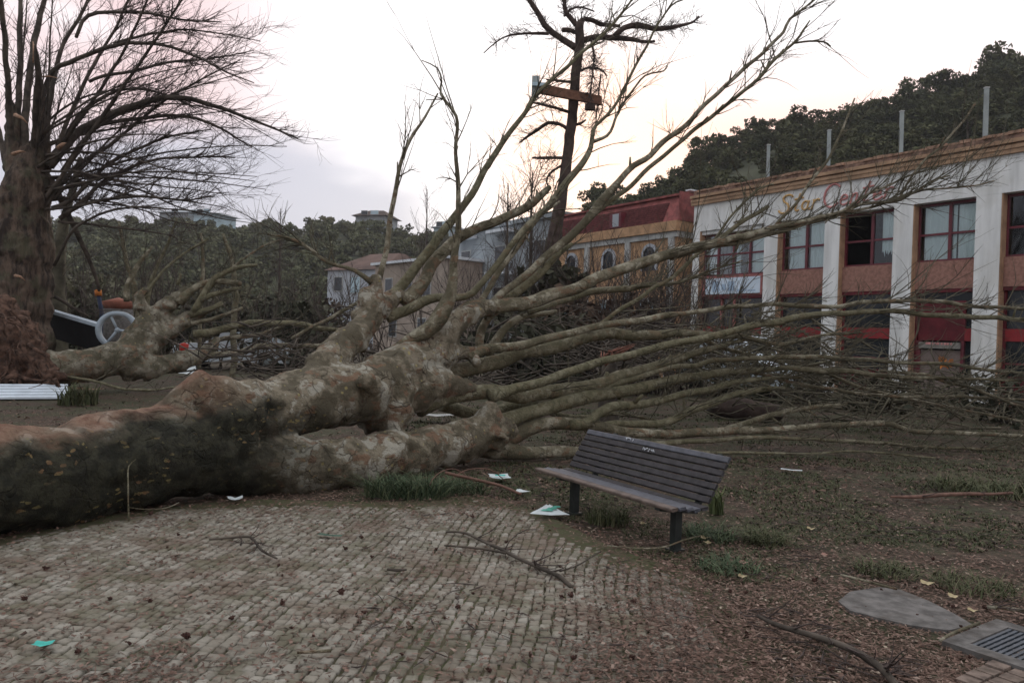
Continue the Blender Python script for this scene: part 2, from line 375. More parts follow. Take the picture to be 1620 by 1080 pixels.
# ------------------------------------------------------------------ ground and cobbles
g = MB()
xs = np.linspace(-700, 700, 15); ys = np.linspace(-200, 1000, 13)
X, Y = np.meshgrid(xs, ys); n = len(xs)
q = [(r*n+c, r*n+c+1, (r+1)*n+c+1, (r+1)*n+c) for r in range(len(ys)-1) for c in range(n-1)]
g.add(np.stack([X.ravel(), Y.ravel(), np.zeros(X.size)-.012], 1), q)
ground = g.build('ground', M['soil'], kind='structure', smooth=False)

AX = math.radians(7.5); CD = np.array([math.sin(AX), math.cos(AX)]); CR = np.array([CD[1], -CD[0]])
# outline of the cobbled square on the ground, traced from the photograph's edge of the setts
edge = [G(-700, 1250), G(-330, 850), G(0, 852), G(120, 822), G(260, 800), G(420, 790), G(600, 795), G(760, 782), G(860, 812), G(960, 862), G(1090, 905), G(1180, 985), G(1240, 1080), G(1330, 1300)]
edge = np.array([e[:2] for e in edge])
def inside(p, poly):
    x, y = p; c = False; j = len(poly)-1
    for i in range(len(poly)):
        if (poly[i][1] > y) != (poly[j][1] > y) and x < (poly[j][0]-poly[i][0])*(y-poly[i][1])/(poly[j][1]-poly[i][1])+poly[i][0]: c = not c
        j = i
    return c
b = MB(); m = len(edge); cen = edge.mean(0)
b.add(np.vstack([np.c_[edge, np.full(m, .004)], [*cen, .004]]), tris=[(i, (i+1) % m, m) for i in range(m)])
pave = b.build('cobbled_pavement', M['joint'], kind='structure', smooth=False)

def sett_mesh(seed):
    r = np.random.default_rng(seed)
    a = np.array([(-.5, -.5), (.5, -.5), (.5, .5), (-.5, .5)])+r.uniform(-.11, .09, (4, 2))
    a2 = a*.72+r.uniform(-.03, .03, (4, 2)); a1 = a*.95
    hz = np.array([-1, -.1, .16])
    v = np.vstack([np.c_[a, np.full(4, -1.0)], np.c_[a, np.full(4, -.28)], np.c_[a1, np.full(4, -.02)+r.uniform(-.06, .06, 4)], np.c_[a2, np.full(4, .13)+r.uniform(-.06, .06, 4)]])
    f = [(i*4+j, i*4+(j+1) % 4, i*4+4+(j+1) % 4, i*4+4+j) for i in range(3) for j in range(4)]+[(12, 13, 14, 15)]
    return v, f
protos = [sett_mesh(s) for s in range(14)]
sett_objs = []
for i, (v, f) in enumerate(protos):
    mb = MB(); mb.add(v, f, tint=(i+.5)/14); sett_objs.append(mb.build('sett', M['sett'], link=False, smooth=True))
setts = []
wcol = .067
for ci in range(-88, 50):
    along = 1.6 + random.random()*.1
    while along < 9.5:
        L = random.uniform(.054, .084)
        c = CR*(ci*wcol+.016*math.sin(along*2.1+ci*.15)+.045*mnoise.noise((ci*.13, along*.9, 0))+random.uniform(-.006, .006))+CD*(along+L/2)
        along += L+.007
        if c[1] > 1.9 and inside(c, edge):
            v = np.array([c[0], c[1], 0])-CP; zf = v@FW
            if zf < .8: continue
            px, py = 810+FPX*(v@RT)/zf, 540-FPX*(v@UP)/zf
            if -350 < px < 1750 and py < 1400: setts.append((c, L, px, py))
def vis(s): return 0 <= s[2] <= W and 700 <= s[3] <= H-4
order = sorted(range(len(setts)), key=lambda i: (not vis(setts[i]), np.linalg.norm(setts[i][0])))
big = set(order[:300]); rest = MB(); 
ES = np.stack([edge, np.roll(edge, -1, 0)], 1)[2:13]
def edge_d(c):
    a, b_ = ES[:, 0], ES[:, 1]; t = np.clip(((c-a)*(b_-a)).sum(1)/((b_-a)**2).sum(1), 0, 1); return np.linalg.norm(a+(b_-a)*t[:, None]-c, axis=1).min()+.12*mnoise.noise((c[0]*3, c[1]*3, 1))
for i, (c, L, px, py) in enumerate(setts):
    k = random.randrange(14); sx, sy, sz = wcol-.006+random.uniform(-.005, .002), L, .032
    dz = .015+random.uniform(-.004, .004)-.034*max(0, 1-edge_d(c)/.55)**1.5-.03*max(0, mnoise.noise((c[0]*.9+5, c[1]*.9, 8))-.22)+.012*mnoise.noise((c[0]*1.5, c[1]*1.5, 3)); rz = random.gauss(0, .09)
    if i in big:
        o = bpy.data.objects.new('sett', sett_objs[k].data); COL.objects.link(o); o.parent = pave
        o.location = (c[0], c[1], dz); o.scale = (sx, sy, sz); o.rotation_euler = (random.uniform(-.06, .06), random.uniform(-.06, .06), -AX+rz)
    else:
        v, f = protos[k]; a = -AX+rz; ca, sa = math.cos(a), math.sin(a)
        w = v*np.array([sx, sy, sz]); w = np.c_[w[:, 0]*ca-w[:, 1]*sa+c[0], w[:, 0]*sa+w[:, 1]*ca+c[1], w[:, 2]+dz]
        rest.add(w, f, tint=min(1, max(0, (k+.5)/14)))
r = rest.build('sett', M['sett'], parent=pave, kind='stuff')
for o in sett_objs: bpy.data.objects.remove(o)

# ------------------------------------------------------------------ hills
ridgeL = [(-900, 330), (0, 348), (90, 346), (240, 338), (330, 348), (480, 340), (540, 344), (600, 350), (690, 366), (760, 386), (850, 410), (950, 440), (1050, 480)]
ridgeR = [(760, 420), (840, 372), (920, 322), (1000, 292), (1080, 246), (1130, 214), (1200, 190), (1290, 180), (1380, 162), (1440, 140), (1500, 118), (1560, 100), (1620, 84), (1900, 30), (2500, 0)]
def hill_fn(ridge, d0, d1, drop):
    xs, ys = zip(*ridge)
    def f(px, d):
        py = np.interp(px, xs, ys); r = ray(px, py); top = EYE+r[2]/r[1]*d1-drop
        s = min(1, max(0, (d-d0)/(d1-d0))); e = s*(1.35-.35*s)
        z = top*e
        if d > d1: z = top*(1-.25*min(1, (d-d1)/120))
        rr = ray(px, 540); return np.array([rr[0]/rr[1]*d, d, z])
    return f
def make_hill(f, p0, p1, step, ds):
    h = MB(); ps = np.arange(p0, p1+1, step); v = []
    for d in ds:
        for p in ps:
            w = f(p, d); w[2] += 1.2*mnoise.noise(Vector(w)*.06)*min(1, max(0, (d-ds[0])/20))-(.5 if d == ds[0] else 0); v.append(w)
    n = len(ps); q = [(r*n+c, r*n+c+1, (r+1)*n+c+1, (r+1)*n+c) for r in range(len(ds)-1) for c in range(n-1)]
    h.add(v, q); return h.build('hill', M['hill'], kind='structure')
fL = hill_fn(ridgeL, 95, 200, 4.5); fR = hill_fn(ridgeR, 50, 125, 4.0)
make_hill(fL, -900, 1050, 30, [95, 110, 125, 140, 155, 170, 185, 200, 240, 320])
make_hill(fR, 760, 2500, 30, [50, 58, 66, 75, 85, 95, 105, 115, 125, 150, 200])

def crown_geo(seed, n=420, h=5.0, rad=2.0, lobes=9, leaf=.34, flat=1.0, low=.22):
    r = np.random.default_rng(seed); mb = MB()
    C = np.c_[r.normal(0, rad*.42, lobes), r.normal(0, rad*.42, lobes), r.uniform(h*low, h*.86, lobes)]
    S = r.uniform(.42, .75, lobes)*rad*.8
    k = r.integers(0, lobes, n); d = r.normal(size=(n, 3)); d /= np.linalg.norm(d, axis=1)[:, None]
    p = C[k]+d*(S[k]*r.uniform(.55, 1.08, n))[:, None]*np.array([1, 1, .72*flat])
    a = r.normal(size=(n, 3)); a /= np.linalg.norm(a, axis=1)[:, None]; bb = np.cross(a, r.normal(size=(n, 3))); bb /= np.linalg.norm(bb, axis=1)[:, None]
    s = (leaf*r.uniform(.5, 1.5, n))[:, None]
    v = np.stack([p-a*s, p+bb*s*.6, p+a*s*1.1, p-bb*s*.7], 1).reshape(-1, 3)
    tt = np.clip(.5+r.normal(0, .22, n)+(r.normal(0, .15, lobes))[k], 0, 1)
    mb.add(v, np.arange(n*4).reshape(-1, 4), tint=np.repeat(tt, 4)); return mb
def trunk_geo(h, r, seed):
    q = np.random.default_rng(seed); mb = MB(); z = np.linspace(-.6, h, 5)
    mb.tube(np.c_[np.r_[0, q.normal(0, .08, 4)], np.r_[0, q.normal(0, .08, 4)], z], np.linspace(r, r*.4, 5), 6)
    for _ in range(4):
        a = q.uniform(0, 6.28); z0 = q.uniform(.4, .8)*h
        mb.tube([(0, 0, z0), (math.cos(a)*.5, math.sin(a)*.5, z0+.5), (math.cos(a)*1.1, math.sin(a)*1.1, z0+1.1)], [r*.5, r*.35, r*.15], 4)
    return mb
def tree_protos(name, label, cat, mat, bark, specs, group):
    out = []
    for i, kw in enumerate(specs):
        t = thing(name, label, cat, (0, 0, 0), group)
        crown_geo(100+i, **kw).build('crown', M[mat], parent=t, smooth=False)
        trunk_geo(kw.get('h', 5)*.62, .16, i).build('trunk', M[bark], parent=t)
        out.append(t)
    return out
def where_right(px, k):
    a = 'above the red mansard roof' if px < 1100 else 'above the left end of the cornice' if px < 1205 else 'between the two left grey poles' if px < 1314 else 'between the two middle grey poles' if px < 1429 else 'between the two right grey poles' if px < 1563 else 'right of the tallest looking grey pole'
    b = 'on the skyline' if k > .92 else 'just under the skyline' if k > .72 else 'halfway down' if k > .45 else 'low'
    return 'evergreen %s, %s' % ({'on the skyline': 'on the right skyline', 'just under the skyline': 'just under the right skyline', 'halfway down': 'halfway up the right hill', 'low': 'low on the right hill'}[b], a)
def where_left(px, k):
    a = 'behind the standing tree' if px < 200 else 'around the grey blue house' if px < 340 else 'above the second fallen tree' if px < 530 else 'by the dark roofed house' if px < 640 else 'right of the upright branch'
    b = 'on the crest' if k > .9 else 'on the slope'
    return 'green tree %s of the left hill, %s' % (b, a)
def plant(protos, spots, used):
    for (p, s, lab, grp) in spots:
        k = random.randrange(len(protos))
        if k not in used: o = protos[k]; used.add(k)
        else: o = copy_tree(protos[k])
        o.location = [float(x) for x in p]; o.scale = (s*random.uniform(.85, 1.2), s*random.uniform(.85, 1.2), s*random.uniform(.8, 1.2)); o.rotation_euler = (0, 0, random.uniform(0, 6.28))
        if lab: o['label'] = ('', 'large ', 'low broad ', 'tall slim ', 'rounded ')[k]+lab
        if grp: o['group'] = grp
def joined(name, mat, protos, spots, kind='stuff'):
    big = MB()
    for p, s in spots:
        mb = random.choice(protos); v = np.vstack(mb.v); a = random.uniform(0, 6.28); ca, sa = math.cos(a), math.sin(a)
        w = v*s*np.array([random.uniform(.85, 1.2), random.uniform(.85, 1.2), random.uniform(.75, 1.15)])
        big.add(np.c_[w[:, 0]*ca-w[:, 1]*sa, w[:, 0]*sa+w[:, 1]*ca, w[:, 2]]+np.asarray(p), np.vstack(mb.q), tint=np.clip(np.concatenate(mb.a)+random.uniform(-.25, .25), 0, 1))
    return big.build(name, M[mat], kind=kind, smooth=False)
SPEC = [dict(n=2500, leaf=.155, h=4.6, rad=1.9), dict(n=2600, leaf=.155, h=5.4, rad=2.2, lobes=11), dict(n=2300, leaf=.155, h=4.0, rad=2.4), dict(n=2500, leaf=.155, h=6.2, rad=1.8, lobes=12), dict(n=2300, leaf=.155, h=4.4, rad=2.1, lobes=8)]
gR = 'evergreen trees covering the right hillside'; lR = 'dark evergreen tree massed on the steep hillside behind the white building'
pR = tree_protos('hillside_tree', lR, 'tree', 'leafR', 'dark_bark', SPEC, gR)
used = set(); spots = []
for i in range(150):
    px = random.uniform(925, 1660); d = random.choice([124, 122, 118, random.uniform(70, 122), random.uniform(70, 122)])
    spots.append((fR(px, d)-np.array([0, 0, .4]), random.choice([.5, .7, .9, 1.15])*random.uniform(.85, 1.1), where_right(px, (d-50)/75), None))
plant(pR, spots, used)
# single silhouettes that stand out on the ridge
def ridge_tree(label, px, d, f, geo, mat, scale=1.0, th=2.5, grp=None):
    p = f(px, d)-np.array([0, 0, .3]); t = thing('ridge_tree', label, 'tree', p, grp)
    o = geo.build('crown', M[mat]); o.location = [float(x) for x in p]; adopt(o, t)
    o = trunk_geo(th, .16, 3).build('trunk', M['dark_bark']); o.location = [float(x) for x in p]; adopt(o, t)
    t.scale = (scale,)*3
ridge_tree('flat topped umbrella shaped tree breaking the skyline of the right hill', 1468, 123, fR, crown_geo(41, n=420, h=6.0, rad=2.6, flat=.45, low=.72, lobes=7), 'leafR', 1.0, 4.6)
ridge_tree('thin open tree standing clear of the skyline above the left end of the white cornice', 1190, 123, fR, crown_geo(42, n=260, h=5.4, rad=1.6, low=.4), 'leafR', 1.0, 4)
ridge_tree('small loose tree at the lowest part of the right hill skyline', 1125, 122, fR, crown_geo(43, n=240, h=5.0, rad=1.7, low=.4), 'leafR', 1.0, 4)
ridge_tree('tall rounded tree topping the right end of the hill skyline', 1555, 123, fR, crown_geo(44, n=900, h=6.6, rad=3.2, lobes=14), 'leafR', 1.1, 4)
pj = [crown_geo(200+i, **dict(kw, n=700, leaf=.30)) for i, kw in enumerate(SPEC)]
joined('hillside_scrub', 'leafR', pj, [(fR(random.uniform(900, 2300), random.uniform(54, 126))-np.array([0, 0, .9]), random.uniform(.4, .85)) for _ in range(620)])
gL = 'trees along the crest of the left hill'; lL = 'grey green bushy tree on the low left hill behind the houses'
SPL = [dict(k, leaf=.20, n=2000) for k in SPEC]
pL = tree_protos('hilltop_tree', lL, 'tree', 'leafL', 'dark_bark', SPL, gL)
used = set()
for _ in range(130):
    px, d = random.uniform(60, 790), random.choice([198, 194, random.uniform(130, 198)])
    plant(pL, [(fL(px, d)-np.array([0, 0, .5]), random.uniform(.55, 1.0), where_left(px, (d-95)/105), None)], used)
joined('wood', 'leafL', pj, [(fL(random.uniform(-500, 960), random.uniform(96, 198))-np.array([0, 0, .9]), random.uniform(.6, 1.1)) for _ in range(700)])

# ------------------------------------------------------------------ buildings
class FR:                                # a facade: t runs to the left along it, n stands out of it, z up
    def __init__(s, O, D): s.O = np.array([O[0], O[1], 0]); s.D = np.array([D[0], D[1], 0]); s.N = np.array([-D[1], D[0], 0])
    def pt(s, t, n, z): return s.O+s.D*t+s.N*n+np.array([0, 0, z])
    def bx(s, mb, t0, t1, n0, n1, z0, z1, tint=.5):
        mb.box([s.pt(t1, n0, z0), s.pt(t1, n1, z0), s.pt(t0, n1, z0), s.pt(t0, n0, z0), s.pt(t1, n0, z1), s.pt(t1, n1, z1), s.pt(t0, n1, z1), s.pt(t0, n0, z1)], tint)
    def one(s, name, mat, parent, *a):
        mb = MB(); s.bx(mb, *a); return mb.build(name, M[mat], parent=parent, smooth=False)
A0 = math.radians(33.5); FD = (-math.sin(A0), math.cos(A0))
f1 = FR((14.626, 24.0), FD)
B = thing('shop_building', 'two storey white pillared building with dark red windows and faded script lettering', 'building', f1.pt(2, -3, 0))
TL, TR = 12.2, -9.0
f1.one('parapet_wall', 'white', B, TR, TL, -.5, 0, 6.56, 7.85)
cn = MB()
f1.bx(cn, TR, TL+.1, 0.002, .10, 7.72, 7.86); f1.bx(cn, TR, TL+.1, -.5, .13, 7.862, 7.97); f1.bx(cn, TR, TL+.1, -.5, .05, 7.972, 8.03); f1.bx(cn, TR, TL+.12, -.5, .17, 8.032, 8.15)
cn.build('cornice', M['tan'], parent=B, smooth=False)
f1.one('coping', 'coping', B, TR, TL, -.5, .06, 8.152, 8.30)
tm = MB(); f1.bx(tm, 0, .36, -.42, .08, 0, .07); tmo = None
for i in range(58):
    t = TR+i*.365
    mb = MB(); j = random.uniform(-.03, .05); f1.bx(mb, t, t+.34, -.42, .09+j, 8.302, 8.36+random.uniform(0, .06)); mb.build('roof_tile', M['rooftile'], parent=B, smooth=False)
for (a, c) in ((11.82, 12.2), (7.72, 8.35), (5.01, 5.63), (2.29, 2.96), (-.46, .28), (-3.2, -2.5), (-5.9, -5.2), (-8.6, -7.9)):
    mb = MB(); f1.bx(mb, a, c, -.34, 0, 0, 6.557); p = mb.build('pillar', M['white'], parent=B, smooth=False)
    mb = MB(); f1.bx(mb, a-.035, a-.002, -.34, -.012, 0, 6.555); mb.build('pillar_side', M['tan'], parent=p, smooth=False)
w = MB(); f1.bx(w, TL-.3, TL, -8, -.52, 0, 7.85); f1.bx(w, TR, TR+.3, -8, -.52, 0, 7.85); f1.bx(w, TR, TL, -8.3, -8.01, 0, 7.85); w.build('side_wall', M['white'], parent=B, smooth=False)
f1.one('roof', 'roofslab', B, TR, TL, -8.3, -.51, 7.86, 7.98)
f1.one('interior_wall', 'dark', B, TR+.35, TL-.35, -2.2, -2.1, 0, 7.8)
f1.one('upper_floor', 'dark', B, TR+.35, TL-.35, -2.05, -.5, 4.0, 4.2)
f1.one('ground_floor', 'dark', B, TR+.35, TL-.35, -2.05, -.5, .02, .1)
def curtain(par, t0, t1, z0, z1, torn=False):
    mb = MB(); n = 26; ts = np.linspace(t0, t1, n); m = 5; v = []
    ph = random.uniform(0, 6)
    for j in range(m):
        for i, t in enumerate(ts):
            zb = z0+(.22*abs(math.sin(i*.8+1))+.12*random.random() if torn else 0); z = zb+(z1-zb)*j/(m-1)
            v.append(f1.pt(t, -.435+.022*math.sin(i*1.25+ph)+.012*math.sin(i*.55), z))
    mb.add(v, [(j*n+i, j*n+i+1, (j+1)*n+i+1, (j+1)*n+i) for j in range(m-1) for i in range(n-1)])
    return mb.build('curtain', M['curtain'], parent=par)
bays = [(8.35, 11.82, 'A'), (5.63, 7.68, 'B'), (2.96, 4.97, 'C'), (.28, 2.25, 'D'), (-2.5, -.5, 'E'), (-5.2, -3.24, 'F'), (-7.9, -5.94, 'G')]
for (a, c, kk) in bays:
    zs, zt = (4.62, 6.40) if kk == 'A' else (4.66, 6.55)
    # spandrel and lower storey
    f1.one('spandrel', 'brick' if kk != 'A' else 'pinkframe', B, a, c, -.42, -.2, 3.70, zs-.05)
    if kk == 'A': f1.one('window_head', 'white', B, a, c, -.42, -.1, 6.40, 6.557)
    fr = MB(); e = .05; mids = [a+(c-a)*.47] if kk != 'A' else [a+(c-a)*x for x in (.27, .52, .76)]
    for (t0, t1, z0, z1) in [(a, c, zs-.05, zs+.02), (a, c, zt-.08, zt-.002), (a, a+.06, zs+.021, zt-.081), (c-.06, c, zs+.021, zt-.081)]: f1.bx(fr, t0, t1, -.4, -.3, z0, z1)
    zm = zs+.86
    for q_ in mids: f1.bx(fr, q_-.05, q_+.05, -.395, -.295, zs+.022, zt-.082)
    es = [a+.06]+[x for q_ in mids for x in (q_-.05, q_+.05)]+[c-.06]
    for i in range(0, len(es), 2): f1.bx(fr, es[i], es[i+1], -.385, -.305, zm-.035, zm+.035)
    wnd = fr.build('window', M['redframe'], parent=B, smooth=False)
    for i in range(0, len(es), 2):
        for (z0, z1) in ((zs+.022, zm-.036), (zm+.036, zt-.083)):
            if kk == 'C' and i == 2: continue
            f1.one('pane', 'glass', wnd, es[i]+.002, es[i+1]-.002, -.352, -.344, z0, z1)
    if kk == 'A':
        curtain(wnd, a+.1, a+1.1, zs+.03, zt-.2); curtain(wnd, c-.75, c-.1, zs+.03, zt-.2)
        curtain(wnd, a+1.5, a+1.75, zs+.03, zt-.2)
    elif kk == 'B': curtain(wnd, a+.08, a+.85, zs+.03, zt-.05); curtain(wnd, a+1.05, c-.25, zs+.03, zt-.05)
    elif kk == 'C': curtain(wnd, a+.05, a+.62, zs+.18, zt-.05, True)
    elif kk == 'D': curtain(wnd, a+.1, a+.72, zs+.03, zt-.12); curtain(wnd, a+.98, c-.15, zs+.03, zt-.1); curtain(wnd, a+.76, a+.9, zs+.03, zt-.12)
    # shop level
    sf = MB()
    f1.bx(sf, a, c, -.42, -.22, 3.58, 3.697); f1.bx(sf, a, a+.08, -.4, -.3, .02, 3.578); f1.bx(sf, c-.08, c, -.4, -.3, .02, 3.578)
    shop = sf.build('shop_window', M['wine'], parent=B, smooth=False)
    if kk == 'D':
        f1.one('transom', 'redband', B, a+.08, .62, -.4, -.28, 2.0, 2.4); f1.one('transom_panel', 'wine', B, .62, 2.12, -.42, -.3, 2.0, 3.3)
        f1.one('pane', 'darkglass', shop, a+.08, .62, -.37, -.36, .05, 1.99); f1.one('pane', 'darkglass', shop, a+.08, c-.08, -.38, -.37, 3.3, 3.57); f1.one('pane', 'darkglass', shop, a+.08, .62, -.378, -.37, 2.41, 3.29)
        df = f1.one('door', 'door', B, .722, 2.018, -.38, -.3, .1, 1.68)
        for (t0, t1) in ((.62, .72), (2.02, 2.16)): f1.one('door_post', 'redframe', df, t0, t1, -.4, -.26, .02, 1.99)
        f1.one('door_sign', 'greybox', df, .70, 2.04, -.28, -.18, 1.74, 1.94)
        mk = MB()
        for i, (x0, x1) in enumerate(((.95, 1.0), (1.05, 1.2), (1.25, 1.3), (1.36, 1.5), (1.55, 1.6), (1.64, 1.8))): f1.bx(mk, x0, x1, -.179, -.172, 1.86, 1.93)
        mk.build('sign_print', M['redletter'], parent=df, smooth=False)
        f1.one('lower_rail', 'redband', B, a+.08, .6, -.36, -.29, 1.12, 1.2)
    else:
        f1.one('transom', 'redband', B, a+.08, c-.08, -.4, -.28, 2.02, 2.40)
        f1.one('pane', 'darkglass', shop, a+.08, c-.08, -.37, -.36, 2.41, 3.57)
        f1.one('pane', 'darkglass', shop, a+.08, c-.08, -.37, -.36, .95, 2.01); f1.one('stall_riser', 'wine', B, a+.08, c-.08, -.4, -.3, .02, .94)
        f1.one('lower_rail', 'redframe', B, a+.08, c-.08, -.358, -.29, 1.3, 1.36)
        if kk == 'A':
            for q_ in (a+1.6, a+2.3): f1.one('mullion', 'pinkframe', B, q_, q_+.1, -.358, -.26, 2.41, 3.57)
# signboard below the left window
sg = f1.one('sign_board', 'signwhite', B, 8.56, 11.5, -.19, -.12, 3.78, 4.46)
mk = MB()
for (x0, x1, z0, z1) in ((9.9, 10.25, 3.9, 4.3), (10.35, 10.6, 3.95, 4.2), (10.7, 11.1, 3.88, 4.32), (9.3, 9.75, 3.86, 3.96), (8.8, 9.2, 3.86, 3.92)): f1.bx(mk, x0, x1, -.119, -.113, z0, z1)
mk.build('sign_print', M['signmark'], parent=sg, smooth=False)
for x0 in (8.46, 11.5): f1.one('sign_frame', 'pinkframe', sg, x0+.001, x0+.099, -.19, -.1, 3.71, 4.55)
# script lettering, stroke by stroke (x to the right, y up, in metres from the letter's foot)
def arc(cx, cy, rx, ry, a0, a1, n=9): return [(cx+rx*math.cos(math.radians(a)), cy+ry*math.sin(math.radians(a))) for a in np.linspace(a0, a1, n)]
LET = {'S': [[(.62, .62)]+arc(.40, .62, .22, .12, 30, 180)+[(.22, .5), (.42, .36), (.5, .22)]+arc(.26, .18, .24, .17, 10, -170)],
       't': [[(.26, .72), (.14, .3), (.1, .12), (.16, .03), (.28, .06)], [(.02, .5), (.42, .54)]],
       'a': [arc(.2, .2, .15, .17, 40, 330, 12), [(.36, .38), (.31, .14), (.34, .03), (.44, .05)]],
       'r': [[(.06, .38), (.1, .3), (.05, 0)], [(.09, .26), (.2, .36), (.32, .37), (.34, .3)]],
       'C': [[(.68, .70)]+arc(.42, .42, .34, .42, 48, 318, 16)], 
       'e': [[(.06, .2), (.3, .24)]+arc(.2, .24, .12, .14, 0, 180, 6)+[(.06, .12), (.16, .02), (.32, .05), (.4, .12)]],
       'n': [[(.08, .38), (.05, 0)], [(.07, .24), (.18, .36), (.28, .34), (.27, .12), (.3, .02), (.4, .06)]]}
def lettering(word, x0, mat, scale):
    x = x0
    for ch, adv in word:
        mb = MB(); rr = .040 if ch in 'SC' else .033
        for st in LET[ch]:
            pts = np.array([(f1.pt(0, 0, 0)*0+np.array([a_, 0, b_])) for a_, b_ in st]); pts = smoothline(pts, .03)
            w3 = [f1.pt(x-(p[0]*scale+p[2]*scale*.12), .03, 6.84+.012*(x0-x)+p[2]*scale) for p in pts]
            mb.tube(w3, rr, 6)
        mb.build('letter', M[mat], parent=B); x -= adv
lettering([('S', .68), ('t', .34), ('a', .46), ('r', .4)], 7.72, 'yellowletter', .95)
lettering([('C', .72), ('e', .42), ('n', .46), ('t', .4), ('e', .42), ('r', .4)], 5.80, 'redletter', 1.0)
# orange cloth at the door
oc = MB(); p0 = f1.pt(.95, .25, 0); n = 7
for a_ in range(1):
    v = []; 
    for i in range(n):
        for j in range(n): v.append(f1.pt(.72+.42*i/6, .2+.06*math.sin(i*1.7+j), 1.12+.30*j/6*(1-.3*math.sin(i*.9))+.05*math.sin(i*2.2)))
    oc.add(v, [(i*n+j, i*n+j+1, (i+1)*n+j+1, (i+1)*n+j) for i in range(n-1) for j in range(n-1)])
so = oc.build('cloth_scrap', M['orange'], origin=f1.pt(.95, .2, 1.1)); setp(so, 'orange scrap of cloth caught by the boarded door of the white building', 'cloth')

# ochre house with the red mansard beside it
f2 = FR(f1.pt(0, -.0, 0)[:2], FD)
OB = thing('ochre_house', 'ochre house with white pilasters under a dull red mansard roof', 'house', f1.pt(17, -3, 0))
T0, T1 = 13.15, 22.5
f2.one('wall', 'ochre', OB, T0, T1, -7, 0, 0, 6.45)
f2.one('cornice', 'ochre', OB, T0-.1, T1, -7, .22, 6.72, 7.18)
f2.one('frieze', 'greytrim', OB, T0-.05, T1, -7, .1, 6.451, 6.718)
mr = MB()
mr.box([f2.pt(T1, .1, 7.182), f2.pt(T0-.05, .1, 7.182), f2.pt(T0-.05, -6.9, 7.182), f2.pt(T1, -6.9, 7.182), f2.pt(T1, -.45, 8.42), f2.pt(T0, -.45, 8.42), f2.pt(T0, -6.6, 8.6), f2.pt(T1, -6.6, 8.6)])
rf = mr.build('roof', M['redroof'], parent=OB, smooth=False)
for i in range(9):
    z0 = 7.22+i*.105; s0 = (z0-7.182)/(8.42-7.182)*.55
    mb = MB(); f2.bx(mb, T0+.9, T1-.2, .1-s0-.01, .125-s0, z0, z0+.085); mb.build('roof_slat', M['redslat'], parent=rf, smooth=False)
mb = MB(); f2.bx(mb, T0-.15, T1, -.5, -.3, 8.422, 8.52); mb.build('roof_ridge', M['redroof'], parent=rf, smooth=False)
mb = MB(); f2.bx(mb, T0-.2, T0+.1, -6.6, -.5, 8.60, 8.66); mb.build('roof_edge', M['palerim'], parent=rf, smooth=False)
f2.one('gable_wall', 'redroof', OB, T0-.14, T0-.06, -6.9, .05, 7.19, 8.5)
dw = f2.one('dormer_window', 'redframe', OB, 16.9, 17.75, -.3, .16, 7.25, 7.98); f2.one('pane', 'palewall', dw, 17.05, 17.5, .161, .18, 7.3, 7.93)
for t in (13.3, 16.25, 19.4, 22.2): f2.one('pilaster', 'greytrim', OB, t, t+.34, .002, .12, 0, 6.448)
def archwin(t, z0, z1, wd_):
    mb = MB(); o = []; n = 12
    for rr, nn in ((1.0, 0), (.72, 1)):
        o.append([(t+wd_/2*rr, z0), ]+[(t+math.cos(a_)*wd_/2*rr, z1+math.sin(a_)*wd_/2*rr) for a_ in np.linspace(0, math.pi, n)]+[(t-wd_/2*rr, z0)])
    m = len(o[0]); v = [f2.pt(a_, .09, b_) for a_, b_ in o[0]]+[f2.pt(a_, .09, b_) for a_, b_ in o[1]]+[f2.pt(a_, .004, b_) for a_, b_ in o[0]]
    q_ = [(i, i+1, m+i+1, m+i) for i in range(m-1)]+[(2*m+i, 2*m+i+1, i+1, i) for i in range(m-1)]
    mb.add(v, q_); win = mb.build('window', M['palewall'], parent=OB, smooth=False)
    p = MB(); p.add([f2.pt(a_, .03, b_) for a_, b_ in o[1]]+[f2.pt(t, .03, z1)], tris=[(i, i+1, m) for i in range(m-1)]+[(m-1, 0, m)]); p.build('pane', M['darkglass'], parent=win, smooth=False)
    r_ = MB()
    for i in range(4): r_.tube(smoothline([f2.pt(t-.3+.2*i, .1, z0+.1), f2.pt(t-.2+.15*i, .14, (z0+z1)/2), f2.pt(t-.35+.22*i, .1, z1+.2)], .1), .025, 4)
    r_.build('iron_grille', M['iron'], parent=win)
for t in (14.9, 17.85, 20.9):
    archwin(t, 5.0, 5.75, 1.05)
    lw = f2.one('window', 'greytrim', OB, t-.62, t+.62, .002, .07, .9, 3.7); f2.one('pane', 'bluefar', lw, t-.48, t+.48, .071, .085, 1.1, 3.5)
    gq = MB(); q_ = np.random.default_rng(int(t*10))
    for i in range(7): gq.tube(smoothline([f2.pt(t+q_.uniform(-.45, .45), .11, q_.uniform(1.1, 3.5)) for _ in range(4)], .1), .03, 4)
    gq.build('iron_grille', M['iron'], parent=lw)
f2.one('string_course', 'greytrim', OB, T0, T1, .002, .1, 4.2, 4.45) if False else None

